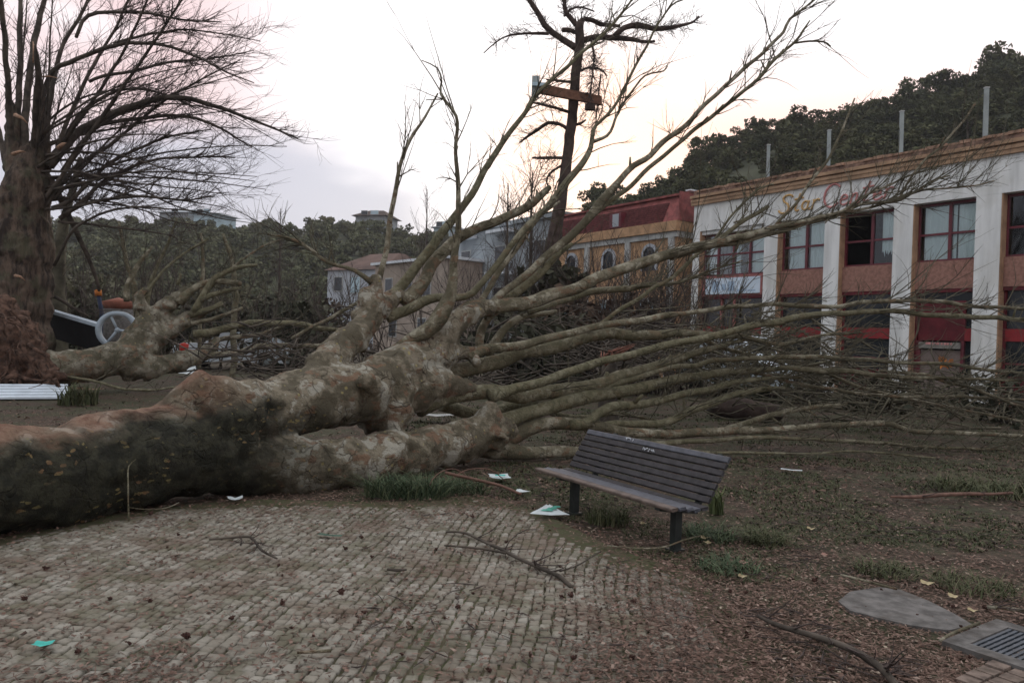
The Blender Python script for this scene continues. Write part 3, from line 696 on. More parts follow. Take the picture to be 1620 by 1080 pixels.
# houses farther back
def house(name, label, px0, px1, d0, d1, ztop, wall, roof, rh=.4, depth=8, wins=(), cat='house', base=0.0, over=.3, flat=False):
    a = P(px1, 540, d1); c = P(px0, 540, d0); D = (c-a)[:2]; L = np.linalg.norm(D); f = FR(a[:2], D/L)
    t = thing(name, label, cat, f.pt(L/2, -depth/2, base))
    f.one('wall', wall, t, 0, L, -depth, 0, base-1, ztop)
    if flat: f.one('roof', roof, t, -over, L+over, -depth-over, over, ztop+.002, ztop+rh)
    else:
        mb = MB(); mb.box([f.pt(L+over, over, ztop+.002), f.pt(-over, over, ztop+.002), f.pt(-over, -depth-over, ztop+.002), f.pt(L+over, -depth-over, ztop+.002), f.pt(L*.75, -depth*.45, ztop+rh), f.pt(L*.25, -depth*.45, ztop+rh), f.pt(L*.25, -depth*.55, ztop+rh), f.pt(L*.75, -depth*.55, ztop+rh)])
        mb.build('roof', M[roof], parent=t, smooth=False)
    for (u, z, w_, h_, m_) in wins:
        fr = f.one('window', 'greytrim', t, u*L-w_/2-.08, u*L+w_/2+.08, .002, .06, z-.08, z+h_+.08)
        f.one('pane', m_, fr, u*L-w_/2, u*L+w_/2, .061, .08, z, z+h_)
    return t, f, L
house('far_house', 'pale house with a brown hipped roof below the left hill', 515, 606, 76, 72, 7.6, 'palewall', 'brownroof', 2.0, 9, [(.2, 5.6, 1.0, 1.3, 'darkglass'), (.5, 5.4, 1.2, 1.5, 'bluefar'), (.8, 5.6, 1.0, 1.3, 'darkglass')])
house('row_house', 'beige house with a thin pale roof edge behind the splintered upper limb', 590, 704, 64, 56, 7.2, 'beige', 'palerim', .2, 5, [(.25, 4.6, 1.0, 1.4, 'darkglass'), (.5, 4.6, 1.0, 1.4, 'darkglass'), (.78, 4.6, 1.0, 1.4, 'darkglass'), (.3, 1.4, 1.0, 1.4, 'darkglass'), (.7, 1.4, 1.0, 1.4, 'darkglass')], flat=True)
ap, fa, La = house('apartment_block', 'blue grey apartment block with balcony slabs behind the middle of the fallen crown', 712, 880, 62, 50, 9.6, 'bluegrey', 'bluegrey', .3, 10, [(u, z, 1.3, 1.3, 'darkglass') for u in (.15, .5, .85) for z in (1.0, 3.9, 6.9)], 'apartment block', flat=True)
for z in (3.2, 6.2, 9.2):
    for u in (.82, .45): fa.one('balcony', 'palerim', ap, La*u-1.3, La*u+1.3, .1, 1.0, z-.12, z+.1)
house('grey_roofed_house', 'pale grey house whose plain roof shows past the tall bare trunk', 868, 962, 60, 58, 10.6, 'palewall', 'bluegrey', 1.4, 9, [(.3, 8.4, 1, 1.2, 'darkglass')])
def hill_house(name, label, px0, px1, py0, py1, d, wall, roof, rh):
    a, c = P(px0, py1, d), P(px1, py0, d); b = fL((px0+px1)/2, d)[2]-1
    return house(name, label, px0, px1, d, d-2, c[2]-rh, wall, roof, rh, 8, [(.35, a[2]+.6, 2.0, 1.4, 'bluefar'), (.7, a[2]+.6, 1.6, 1.4, 'darkglass')], base=min(b, a[2]-1), over=.9)
hill_house('hilltop_house', 'dark roofed house on the crest of the left hill', 556, 602, 331, 346, 192, 'bluegrey', 'darker_bark', 1.9)
hill_house('hilltop_house', 'small pale blue house low on the crest right of the dark roofed house', 680, 710, 353, 364, 186, 'bluefar', 'bluegrey', 1.2)
hill_house('hilltop_house', 'grey and blue house on the crest half hidden by twigs of the standing tree', 246, 326, 331, 344, 192, 'bluegrey', 'bluegrey', 1.2)
hill_house('hilltop_house', 'teal walled annexe right of the grey house on the left crest', 300, 332, 334, 344, 189, 'bluefar', 'bluegrey', .8)

for i, px in enumerate((252, 275, 300, 322, 548, 566, 585, 604, 690, 672, 706)):
    p_ = fL(px, 182); zt_ = P(px, np.interp(px, (240, 330, 545, 610, 670, 710), (343, 345, 345, 350, 362, 364)), 182)[2]
    c_ = copy_tree(pL[i % 5]); sc_ = max(.4, (zt_-p_[2])/4.6); c_.location = [float(x) for x in p_-np.array([0, 0, .3])]; c_.scale = (sc_,)*3; c_['label'] = ('grey green tree, %s of its row, before the %s on the crest') % (('first', 'second', 'third', 'fourth', 'first', 'second', 'third', 'fourth', 'middle', 'left', 'right')[i], 'grey blue house' if px < 400 else 'dark roofed house' if px < 650 else 'small pale blue house')
# tall concrete poles behind the white building
for i, (px, py, lab) in enumerate(((1216, 230, 'grey pole behind the roof, leftmost and shortest looking of the four'), (1312, 207, 'grey pole rising behind the roof just left of the red script lettering end'), (1427, 177, 'grey pole behind the roof, second from the right'), (1561, 140, 'grey pole behind the roof, rightmost and tallest looking of the four'))):
    r = ray(px, py); d = (11-EYE)*r[1]/r[2]; top = P(px, py, d); t = thing('tall_pole', lab, 'pole', (top[0], d, 0), 'grey poles behind the roof')
    mb = MB(); w_ = .075; l = np.array([.08, 0]); 
    mb.box([(top[0]+l[0]-w_, d-w_, 0), (top[0]+l[0]+w_, d-w_, 0), (top[0]+l[0]+w_, d+w_, 0), (top[0]+l[0]-w_, d+w_, 0), (top[0]-w_*.8, d-w_*.8, 11), (top[0]+w_*.8, d-w_*.8, 11), (top[0]+w_*.8, d+w_*.8, 11), (top[0]-w_*.8, d+w_*.8, 11)])
    mb.build('shaft', M['greypost'], parent=t, smooth=False)
    mb = MB(); mb.abox(top[0]-.075, top[0]+.075, d-.075, d+.075, 11.002, 11.04); mb.build('cap', M['greytrim'], parent=t, smooth=False)

# ------------------------------------------------------------------ wood: limbs, branches, twigs
def px_line(pts, d0, d1):               # [(px,py,r_px)...] with distance d0 -> d1 along it: rows x,y,z,r
    pts = np.array(pts, float); L = np.r_[0, np.cumsum(np.hypot(*np.diff(pts[:, :2], axis=0).T))]; u = L/L[-1]
    out = []
    for (x, y, r), k in zip(pts, u):
        d = d0+(d1-d0)*k; out.append([*P(x, y, d), r*d/FPX])
    return np.array(out)
def limb_geo(line, n=10, step=.1, rough=.06, seed=0):
    q = smoothline(line, step); p, r = q[:, :3].copy(), np.maximum(q[:, 3], .003)
    for i in range(len(p)):
        v = p[i]*3.1; kk = .45 if r.max() < .12 else .25
        r[i] *= 1+rough*(mnoise.noise(Vector(v))*1.2+.6*mnoise.noise(Vector(v*4)))
        p[i] += np.array([mnoise.noise(Vector(v*.7+np.array([7, 0, seed]))), 0, mnoise.noise(Vector(v*.7+np.array([0, 9, seed])))])*(r[i]*kk+.010)
    mb = MB(); mb.tube(p, r, n); return mb, p, r
def knob_geo(mb, c, r, seed):
    q = np.random.default_rng(seed); n, m = 8, 5; v = []
    for i in range(m):
        th = math.pi*(i+.5)/m
        for j in range(n): a = j*2*math.pi/n; v.append(c+r*q.uniform(.75, 1.2)*np.array([math.sin(th)*math.cos(a), math.sin(th)*math.sin(a), math.cos(th)]))
    mb.add(v, [(i*n+j, i*n+(j+1) % n, (i+1)*n+(j+1) % n, (i+1)*n+j) for i in range(m-1) for j in range(n)], [(0, j+1, j) for j in range(1, n-1)]+[((m-1)*n, (m-1)*n+j, (m-1)*n+j+1) for j in range(1, n-1)])
TW = np.random.default_rng(11)
def twigs(mb, p, r, count, lmin, lmax, s0=.35, up=.35, spread=.8, lvl=2, n=3, rmul=.5, forward=1.0, rmin=.0022):
    m = len(p); tot = 0
    for _ in range(count):
        i = int((s0+(1-s0)*TW.random())*(m-2)); t = p[min(i+1, m-1)]-p[i]; t /= np.linalg.norm(t)+1e-9
        d = t*forward+TW.normal(0, spread, 3)*np.array([1, 1, .9])+np.array([0, 0, up]); d /= np.linalg.norm(d)
        L = TW.uniform(lmin, lmax); k = 5; rr = max(rmin, min(r[i]*rmul, .012)); q = [p[i]]
        g_ = TW.normal(0, .12, 3)+np.array([0, 0, .06])
        for s in range(k-1): d = d+g_+TW.normal(0, .10, 3); d /= np.linalg.norm(d); q.append(q[-1]+d*L/(k-1))
        q = np.array(q); rs = np.linspace(rr, rmin*.7, k); mb.tube(q, rs, n, tint=TW.random(), cap=False); tot += 1
        if lvl > 1: twigs(mb, q, rs, int(TW.integers(1, 4)), L*.3, L*.6, .25, up*.5, spread*.8, lvl-1, n, .7, forward, rmin)

def merged_trunk(lines, voxel, wear=None, moss_shade=None, disp=.03, name='trunk', mat=None, parent=None, smooth=4, extra=None, dent=None):
    mb = MB()
    for ln in lines: a, _, _ = limb_geo(np.array(ln), 20, .12, .05); mb.add(np.vstack(a.v), np.vstack(a.q), np.vstack(a.t))
    if extra: extra(mb)
    o = mb.build(name, None); md = o.modifiers.new('r', 'REMESH'); md.mode = 'VOXEL'; md.voxel_size = voxel
    ms = o.modifiers.new('s', 'SMOOTH'); ms.factor = .5; ms.iterations = smooth
    dg = bpy.context.evaluated_depsgraph_get(); me = bpy.data.meshes.new_from_object(o.evaluated_get(dg))
    old = o.data; o.modifiers.clear(); o.data = me; bpy.data.meshes.remove(old); me.name = name
    nv = len(me.vertices); co = np.empty(nv*3); me.vertices.foreach_get('co', co); co = co.reshape(-1, 3)
    no = np.empty(nv*3); me.vertices.foreach_get('normal', no); no = no.reshape(-1, 3)
    dd = np.empty(nv)
    for i in range(nv):
        v = Vector(co[i]); a = mnoise.noise(v*2.3)*.8+mnoise.noise(v*5.5)*.75+mnoise.noise(v*13)*.32
        lump = max(0, mnoise.noise(v*3.7+Vector((9, 2, 4)))-.22)*2.0-max(0, mnoise.noise(v*4.9+Vector((1, 7, 4)))-.38)*2.6
        dd[i] = disp*(a+lump)-(0 if dent is None else .13*math.exp(-(np.linalg.norm(co[i]-dent)/.11)**2))
    co2 = co+no*dd[:, None]; me.vertices.foreach_set('co', co2.ravel())
    for nm, fn in (('wear', wear), ('moss_shade', moss_shade)):
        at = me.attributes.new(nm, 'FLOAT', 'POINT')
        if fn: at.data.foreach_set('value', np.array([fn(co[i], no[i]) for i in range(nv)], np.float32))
    me.update(); me.polygons.foreach_set('use_smooth', np.full(len(me.polygons), True)); me.materials.append(mat)
    if parent is not None: adopt(o, parent)
    return o

# --- the big fallen plane tree
ft = thing('fallen_tree', 'huge fallen plane tree in front, mottled trunk with bare crown spread to the right', 'fallen tree', G(200, 806))
def pl(rows): return [[*P(x, y, d), r*d/FPX] for x, y, r, d in rows]
L_main = pl([(-620, 905, 104, 3.9), (-300, 850, 96, 4.8), (-120, 800, 90, 5.3), (0, 766, 84, 5.8), (100, 750, 81, 6.25), (200, 728, 77, 6.7), (300, 712, 71, 7.15), (390, 704, 60, 7.5)])
L_low = pl([(300, 716, 62, 7.15), (400, 724, 52, 7.5), (500, 735, 44, 7.85), (600, 724, 39, 8.4), (700, 706, 33, 9.2), (752, 693, 33, 9.6), (785, 684, 25, 9.75), (815, 676, 14, 9.9)])
L_knob = pl([(768, 690, 30, 9.65), (776, 660, 23, 9.65), (779, 634, 10, 9.65)])
L_up = pl([(320, 680, 60, 7.2), (400, 654, 50, 7.6), (470, 640, 47, 8.05), (560, 622, 48, 8.7), (620, 596, 46, 9.2), (660, 572, 36, 9.5), (692, 546, 27, 9.75), (718, 518, 20, 9.9), (748, 492, 15, 10.15), (778, 488, 12, 10.3)])
L_A = pl([(430, 642, 40, 8.0), (482, 608, 32, 8.4), (524, 570, 26, 8.8), (558, 535, 23, 9.2), (588, 502, 20, 9.6), (616, 478, 16, 9.9), (640, 460, 11, 10)])
L_bump = pl([(240, 676, 30, 6.95), (285, 648, 34, 7.1), (324, 618, 31, 7.2), (372, 636, 35, 7.4), (425, 640, 36, 7.8)])
L_stub = pl([(640, 610, 26, 9.0), (626, 650, 22, 8.9), (618, 690, 16, 8.9)])
L_stub2 = pl([(590, 500, 22, 9.6), (580, 472, 15, 9.6), (577, 458, 10, 9.6)])
L_stub3 = pl([(596, 490, 16, 9.65), (594, 455, 10, 9.65), (596, 436, 8, 9.65)])
L_knJ = pl([(700, 568, 22, 9.75), (732, 560, 14, 9.9), (756, 556, 9, 9.95)])
L_under = pl([(565, 648, 38, 8.9), (630, 628, 35, 9.2), (682, 612, 31, 9.5), (720, 612, 21, 9.75), (748, 618, 12, 9.9)])
HOLE = P(440, 645, 7.42)
def burls(mb):
    q = np.random.default_rng(3)
    for (x, y, d, k, sp) in ((500, 590, 8.2, 9, 34), (570, 600, 8.4, 8, 34), (640, 575, 9.0, 8, 30), (690, 545, 9.5, 7, 20), (770, 680, 9.4, 9, 24), (585, 490, 9.4, 7, 18), (745, 560, 9.8, 5, 10)):
        for _ in range(max(2, k//2)): knob_geo(mb, P(x+q.normal(0, sp*.7), y+8+abs(q.normal(0, sp*.35)), d+q.uniform(.0, .2)), q.uniform(.06, .10), int(q.integers(1e6)))
def wearfn(c, n):
    # peeled, reddish strip along the upper side of the butt, and the torn hump beyond it
    x = c[0]; a = max(0, min(1, (n[2]-.68+.25*mnoise.noise(Vector(c)*4))*3.2)); along = max(0, min(1, (-2.55-x)/.5))
    hump = max(0, 1-np.linalg.norm(c-np.array(L_bump[2][:3]))/.42)
    return min(1, a*along*.9+hump*1.1*(.6+.6*mnoise.noise(Vector(c)*5)))
ALG_SHADE = np.array([.22, -.86, -.30])
def moss_shade_fn(c, n):
    # algae merged with painted shade on the trunk's near, downward side, and the rotten rim of the hollow
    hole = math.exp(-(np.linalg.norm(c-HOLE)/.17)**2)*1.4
    side = max(0, min(1, (float(n @ ALG_SHADE)+.02+.16*mnoise.noise(Vector(c)*2.0)+.16*mnoise.noise(Vector(c)*6))*3.2)); along = max(0, min(1, (-1.25-c[0])*.9+.35*mnoise.noise(Vector(c)*1.4)))*max(0, min(1, (1.02-.10*(c[0]+3.2)+.22*mnoise.noise(Vector(c)*2.6)-c[2])*5))
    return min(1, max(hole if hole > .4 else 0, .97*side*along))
merged_trunk([L_main, L_low, L_knob, L_up, L_A, L_bump, L_stub, L_stub2, L_stub3, L_knJ, L_under], .03, wearfn, moss_shade_fn, .042, 'trunk', M['trunk'], ft, 2, burls, HOLE)

BR = [  # rows of (px, py, radius in px); distances at foot and tip; twigs; tip length factor
 ([(600,444,8),(608,405,7),(622,330,6),(632,270,5),(648,220,4),(672,185,3.2),(693,148,2.2)], 9.7, 9.9, 8),
 ([(588,446,7),(562,428,5),(520,415,4.4),(490,395,4.2),(458,376,3.6),(425,371,2)], 9.6, 9.8, 10),
 ([(615,480,18),(632,455,15),(660,420,13),(700,370,12),(740,315,9.5),(770,265,8.5),(800,220,7),(828,180,6),(850,150,5.4),(890,111,5),(930,75,4.6),(961,48,4),(990,15,3.2),(1012,-18,2.4)], 9.9, 11.5, 26),
 ([(640,480,20),(658,462,17),(672,440,15),(690,412,14),(718,384,13),(733,372,12),(754,361,11),(778,354,11),(800,345,10.5),(826,332,10),(844,321,9.5),(862,304,8),(870,296,5)], 10, 11.4, 10),
 ([(612,502,17),(644,492,14),(670,478,13),(697,471,11),(736,468,9),(758,454,8.5),(784,422,8),(807,391,8),(822,371,8),(844,345,8),(868,324,8.5),(901,280,9),(923,254,8),(934,234,6.5),(940,205,5),(950,193,4.2),(974,165,3.8),(994,128,3.5),(1013,92,3.3),(1025,70,3),(1038,44,2.6),(1061,9,2.3),(1087,-2,1.4)], 9.8, 11.8, 22),
 ([(936,226,4),(954,219,3.4),(965,208,3),(977,178,2.6),(1000,143,2.2),(1020,119,1.9),(1050,113,1.5),(1056,103,1)], 11.6, 11.9, 12),
 ([(745,500,12),(761,476,8),(781,443,7.5),(806,408,7),(818,389,6.5),(839,361,6),(862,335,5),(885,318,3)], 10.3, 11.2, 8),
 ([(612,560,9),(644,541,12),(677,522,15),(699,500,17),(712,475,13.5),(716,450,10),(720,419,8),(724,380,6.5),(726,335,5.6),(724,280,4.4),(722,230,3.8),(722,185,3.2),(697,150,2.4),(698,130,2),(692,108,1.5),(668,96,1)], 9.4, 10.0, 12),
 ([(726,505,26),(746,488,23),(770,487,21),(796,485,19),(837,478,17.5),(874,465,16),(911,456,15),(948,439,14.5),(985,426,14),(1022,413,13.5),(1059,402,12.5),(1096,393,11.5),(1145,380,9.5),(1182,373,8.5),(1219,362,7.5),(1247,356,6.5),(1284,347,5.5),(1330,335,4.4),(1363,312,3.2),(1409,292,2.6),(1438,278,2.2),(1490,262,1.6)], 10.1, 12.8, 34),
 ([(1060,410,4),(1117,391,5.5),(1154,386,5.5),(1191,378,5.5),(1221,369,5.2),(1247,361,5),(1276,353,4.6),(1320,343,4),(1366,323,3.4),(1416,319,2.8),(1438,308,2.4),(1477,286,2.1),(1502,278,1.6)], 11.4, 12.8, 30),
 ([(1276,352,3),(1335,337,3),(1390,325,2.6),(1440,305,2.2),(1498,298,1.9),(1542,294,1.6),(1572,286,1.2)], 12.2, 13, 18),
 ([(775,486,12),(794,465,10.5),(822,441,10),(846,423,9.5),(874,395,10),(900,376,11),(914,361,11),(938,336,11.5),(956,315,12),(979,289,9),(1004,261,8),(1030,245,7.5),(1056,219,7),(1080,200,6.5),(1130,153,5.5),(1177,110,5),(1210,80,4.5),(1240,50,4),(1250,30,3.6),(1287,0,2.8),(1310,-25,2)], 10.3, 12.5, 20),
 ([(930,348,7),(947,334,7),(969,317,6),(993,298,5.8),(1019,273,5.6),(1045,252,5.4),(1080,220,5.2),(1123,187,5),(1190,133,4.6),(1227,93,4.2),(1257,67,3.4),(1270,48,2.8),(1281,32,1.6)], 11.1, 12.3, 16),
 ([(1255,68,2.4),(1280,65,2),(1302,67,1.8),(1314,74,1)], 12.2, 12.4, 4),
 ([(790,486,15),(806,472,12.5),(824,458,12),(856,430,10.5),(883,402,8),(905,386,5)], 10.5, 11.3, 6),
 ([(835,494,7),(856,489,6),(889,476,7),(930,463,8),(967,458,8),(1004,454,7),(1037,450,5.5),(1078,445,4),(1120,430,2.6),(1175,412,1.6)], 11, 12.5, 22),
 ([(925,524,4),(939,519,4.4),(967,500,4.4),(985,487,4.4),(1013,471,4.4),(1037,454,4.4),(1059,441,4.4),(1080,423,4.6),(1111,397,4.6),(1148,371,4.6),(1169,356,5),(1195,339,4.6),(1216,325,4.2)], 10.9, 12.2, 14),
 ([(1120,394,3),(1143,361,2.6),(1154,345,2.4),(1180,319,2.2),(1200,300,2),(1224,291,1.4)], 12, 12.4, 8),
 ([(1226,358,3),(1232,350,3),(1258,323,3.2),(1282,287,3),(1313,247,2.6),(1335,200,2.2),(1352,157,1.6)], 12, 12.6, 8),
 ([(1420,318,2),(1455,262,2.4),(1490,230,2.2),(1525,190,2),(1543,163,2)], 12.6, 13, 6),
 ([(742,566,13),(762,555,10),(799,548,8.5),(842,541,8),(890,531,7.5),(930,521,7),(967,513,6.5),(1013,508,6.5),(1059,498,5.6),(1080,497,5),(1117,491,4.6),(1163,486,4.4),(1228,482,4.4),(1284,484,4.4),(1330,484,4),(1366,478,4.2),(1413,476,4),(1450,476,4),(1496,478,4),(1542,484,3.6),(1620,488,3),(1720,500,2)], 9.9, 13.2, 30),
 ([(672,590,15),(705,586,14),(740,583,14.5),(768,578,14.5),(796,568,14),(823,557,13.5),(860,550,13),(897,542,12),(934,531,10.5),(962,528,10.5),(999,530,10),(1036,530,9),(1080,527,7.5),(1117,530,6.5),(1172,532,5),(1200,538,4.2),(1237,543,3.8),(1265,540,3.4),(1293,532,3),(1363,525,2)], 9.8, 13, 26),
 ([(775,632,12),(810,618,8.5),(833,611,8),(860,602,7.5),(888,591,7),(925,580,6.6),(962,570,6.2),(999,559,6),(1040,550,6),(1080,541,5.8),(1117,534,5.8),(1154,525,5.8),(1191,517,5.6),(1228,508,5.6),(1256,503,5.6),(1293,499,5),(1330,495,4.6),(1376,493,4.2),(1431,493,4),(1468,499,4),(1524,501,4),(1579,504,4),(1620,506,3.6),(1720,512,2)], 9.7, 13.2, 30),
 ([(660,640,22),(700,630,15),(740,622,12.5),(768,619,12),(796,622,12),(821,627,12),(851,624,11.5),(888,618,11),(925,611,10.5),(962,602,10),(999,591,9.5),(1036,579,8.5),(1074,567,7),(1108,556,5.5),(1132,549,4),(1185,535,2.4)], 9.4, 12.2, 22),
 ([(930,626,4),(965,612,5),(1000,601,5),(1028,591,4.6),(1065,580,4.4),(1102,578,4.2),(1130,571,4.2),(1185,567,4),(1259,565,4),(1321,566,3.6),(1394,571,3.4),(1450,574,3.2),(1505,576,3),(1542,582,3),(1579,587,2.8),(1660,592,2)], 10.8, 13.4, 30),
 ([(745,686,26),(775,673,22),(801,663,17),(833,654,14.5),(870,643,14),(907,633,13.5),(944,626,13),(981,619,12),(1018,613,11.5),(1037,607,11),(1074,600,9.5),(1120,593,8),(1167,589,7),(1204,586,6),(1241,583,4.4),(1284,577,3),(1340,566,2)], 9.7, 12.8, 24),
 ([(752,692,30),(780,692,26),(812,686,17),(833,677,14),(860,670,13),(888,668,12.5),(916,671,12),(953,676,11),(999,683,9.5),(1055,686,8.5),(1111,684,8),(1167,680,7.5),(1222,680,6.5),(1259,677,6),(1313,673,5.6),(1397,670,5.4),(1447,682,4.6),(1513,685,4.2),(1620,690,3.6),(1720,694,2.4)], 9.9, 13.2, 26),
 ([(905,672,10),(931,665,9),(942,654,8.5),(962,644,8.5),(990,642,8),(1018,639,7.5),(1037,634,7),(1074,625,6.5),(1120,616,6.2),(1157,606,5.6),(1185,601,4.6),(1222,598,3),(1270,596,2)], 10.3, 12.4, 20),
 ([(935,674,5),(953,672,5.4),(981,670,5.6),(1018,671,6),(1046,669,6),(1065,664,6.2),(1093,651,6.2),(1130,638,6),(1157,627,5.6),(1185,619,5),(1213,615,4.4),(1240,613,3)], 10.5, 12.2, 14),
 ([(1150,678,4),(1170,673,5),(1194,664,5),(1231,654,5),(1268,647,4.4),(1300,642,3.4),(1340,640,2)], 11.8, 12.6, 10),
 ([(1000,706,7),(1040,701,6.5),(1065,699,5.6),(1111,697,4.6),(1157,693,4.2),(1231,692,3.8),(1297,695,3.6),(1380,700,3.2),(1480,707,2.8),(1620,713,2.2)], 10.6, 13, 18),
 ([(756,704,22),(790,711,18),(830,716,13),(870,716,11),(905,714,10),(960,714,9),(1010,710,7)], 9.8, 10.8, 4),
 ([(1230,581,3),(1262,584,5),(1311,587,6),(1357,588,5),(1394,593,4.4),(1440,597,3.6),(1500,598,3),(1620,602,2)], 12, 13.2, 14),
 ([(1100,536,4),(1119,540,4.4),(1154,553,4),(1191,562,3.6),(1230,571,3),(1290,580,2)], 12, 12.8, 8),
 ([(1180,585,3.6),(1207,593,3.6),(1263,607,3.4),(1330,617,3.2),(1413,627,3.2),(1497,627,3),(1620,632,2.4)], 12.2, 13.2, 18),
 ([(1290,582,3.6),(1347,607,3.6),(1397,622,3.4),(1463,637,3.2),(1547,653,3),(1620,667,2.4)], 12.6, 13.4, 12),
 ([(1390,586,3.2),(1440,590,3.2),(1468,593,3.2),(1496,603,3.2),(1533,612,3),(1579,629,3),(1640,652,2.6)], 12.6, 13.2, 10),
 ([(1030,698,3),(1090,712,3),(1180,716,3),(1260,718,2.6),(1350,714,2.2),(1480,724,1.6)], 10.6, 11.6, 10),
 ([(700,640,14),(760,655,11),(830,640,9),(900,660,6),(970,655,4),(1040,664,2)], 10.4, 12.4, 8),
 ([(770,560,10),(800,520,8),(830,500,6),(880,492,4)], 10.6, 11.4, 4),
 ([(756,560,9),(762,520,8),(775,500,7),(800,478,6)], 10.4, 10.8, 0),
]
RF = [.65,.7,.6,.68,.62,.8,.62,.8,.62,.75,.8,.6,.65,.8,.62,.68,.75,.8,.8,.8,.85,.86,1,1,.95,.80,.86,.9,1,.95,.85,.85]
TWG = MB()
for i, (pts, d0, d1, nt_) in enumerate(BR):
    fac = RF[i] if i < len(RF) else .82
    ln = px_line([(x, y, r_*fac) for x, y, r_ in pts], d0, d1); mb, p, r = limb_geo(ln, 10 if ln[:, 3].max() > .06 else 7, .09, .07, i)
    if ln[0, 3] < .14 and i % 2 == 0 and len(p) > 20:
        for q_ in range(2): j = TW.integers(6, len(p)-6); knob_geo(mb, p[j]+TW.normal(0, .3, 3)*r[j], r[j]*.8, i*7+q_)
    for q_ in range(int(TW.integers(1, 4))):      # snapped side stubs
        j = int(TW.integers(len(p)//4, max(len(p)//4+1, len(p)-2))); t_ = p[min(j+1, len(p)-1)]-p[j-1]; t_ /= np.linalg.norm(t_); d_ = t_*.6+TW.normal(0, .7, 3)+np.array([0, 0, .3]); d_ /= np.linalg.norm(d_)
        L_ = TW.uniform(.06, .26); mb.tube([p[j], p[j]+d_*L_*.6, p[j]+d_*L_], [r[j]*.55, r[j]*.42, r[j]*.33], 6)
    mb.build('branch', M['limb'], parent=ft)
    twigs(TWG, p, r, nt_, .35, 1.3, .35, .22, .42, 3)
    if len(p) > 30: twigs(TWG, p, r, max(1, nt_//(5 if i < 8 or i in (11, 12, 13) else 3)), .8, 2.2, .55, .16, .26, 3, rmul=.6)
TWG.build('twig', M['twig'], parent=ft, kind='stuff')

# --- second fallen tree, at the back left, with its upturned roots
ft2 = thing('fallen_tree', 'smaller looking fallen plane tree farther back, red brown roots upturned at the left edge', 'fallen tree', G(140, 622))
K_main = pl([(40, 578, 27, 17.2), (90, 584, 27, 17.4), (150, 577, 27, 17.8), (205, 560, 27, 18.3), (240, 545, 24, 18.8)])
K_low = pl([(195, 582, 22, 18.2), (260, 578, 15, 18.6), (310, 566, 13, 19), (335, 548, 9, 19.2), (345, 536, 5, 19.4)])
K_up = pl([(210, 545, 22, 18.4), (232, 512, 16, 18.7), (268, 482, 13, 19), (300, 458, 8, 19.3)])
K_mid = pl([(235, 535, 22, 18.7), (280, 514, 14, 19), (312, 498, 9, 19.3), (330, 488, 5, 19.4)])
K_s = pl([(222, 490, 12, 18.6), (220, 468, 9, 18.6), (231, 456, 6, 18.6)])
merged_trunk([K_main, K_low, K_up, K_mid, K_s], .06, None, None, .06, 'trunk', bark_mottled('second_bark', (.30, .28, .22), (.19, .17, .125), (.10, .09, .06), (.20, .13, .085)), ft2, 3)
B2 = [
 ([(202,478,8),(200,462,7),(203,445,6.5),(215,425,6),(228,405,5),(240,390,3)], 18.6, 18.9, 4),
 ([(282,478,14),(300,462,9),(320,450,7.5),(345,445,7),(382,449,6)], 19, 19.4, 4),
 ([(305,495,9),(322,467,8.5),(340,440,8),(360,428,6.5),(385,422,5),(407,419,3)], 19, 19.5, 4),
 ([(318,476,7),(345,462,6),(382,456,3.5)], 19, 19.4, 3),
 ([(300,500,8),(330,490,7),(352,478,6)], 19, 19.2, 2),
 ([(290,515,5),(340,503,5),(384,486,3.5)], 19, 19.3, 3),
 ([(305,528,10),(340,524,9),(380,514,8),(420,510,7.5),(470,512,6.5),(510,520,5.5),(560,524,4)], 19, 21, 10),
 ([(330,540,6),(370,534,5.5),(415,528,5),(450,516,3.5)], 19.4, 20.4, 6),
 ([(320,562,9),(370,560,7.5),(410,549,7.5),(450,547,6.5),(510,546,5),(560,545,3.5)], 19, 21, 8),
 ([(225,468,5),(262,425,3.6),(300,395,2.8),(330,378,2)], 18.7, 19.4, 6),
 ([(318,470,3.4),(372,420,2.8),(415,390,2.2),(450,378,1.6)], 19.3, 20, 6),
 ([(460,535,4),(500,515,4.4),(548,488,4.4),(580,470,3.6)], 20, 20.6, 4),
 ([(280,450,4),(286,438,3.6),(285,432,3)], 19.1, 19.1, 0),
 ([(106,596,3.2),(150,603,3.4),(190,613,3.2),(235,617,3),(280,612,2)], 16.8, 15.5, 6),
]
TW2 = MB()
for i, (pts, d0, d1, nt_) in enumerate(B2):
    mb, p, r = limb_geo(px_line([(x, y, r_*.66) for x, y, r_ in pts], d0, d1), 8, .16, .08, i+50); mb.build('branch', M['limb'], parent=ft2)
    twigs(TW2, p, r, nt_, .5, 1.6, .3, .3, .5, 2, rmin=.004)
TW2.build('twig', M['twig'], parent=ft2, kind='stuff')
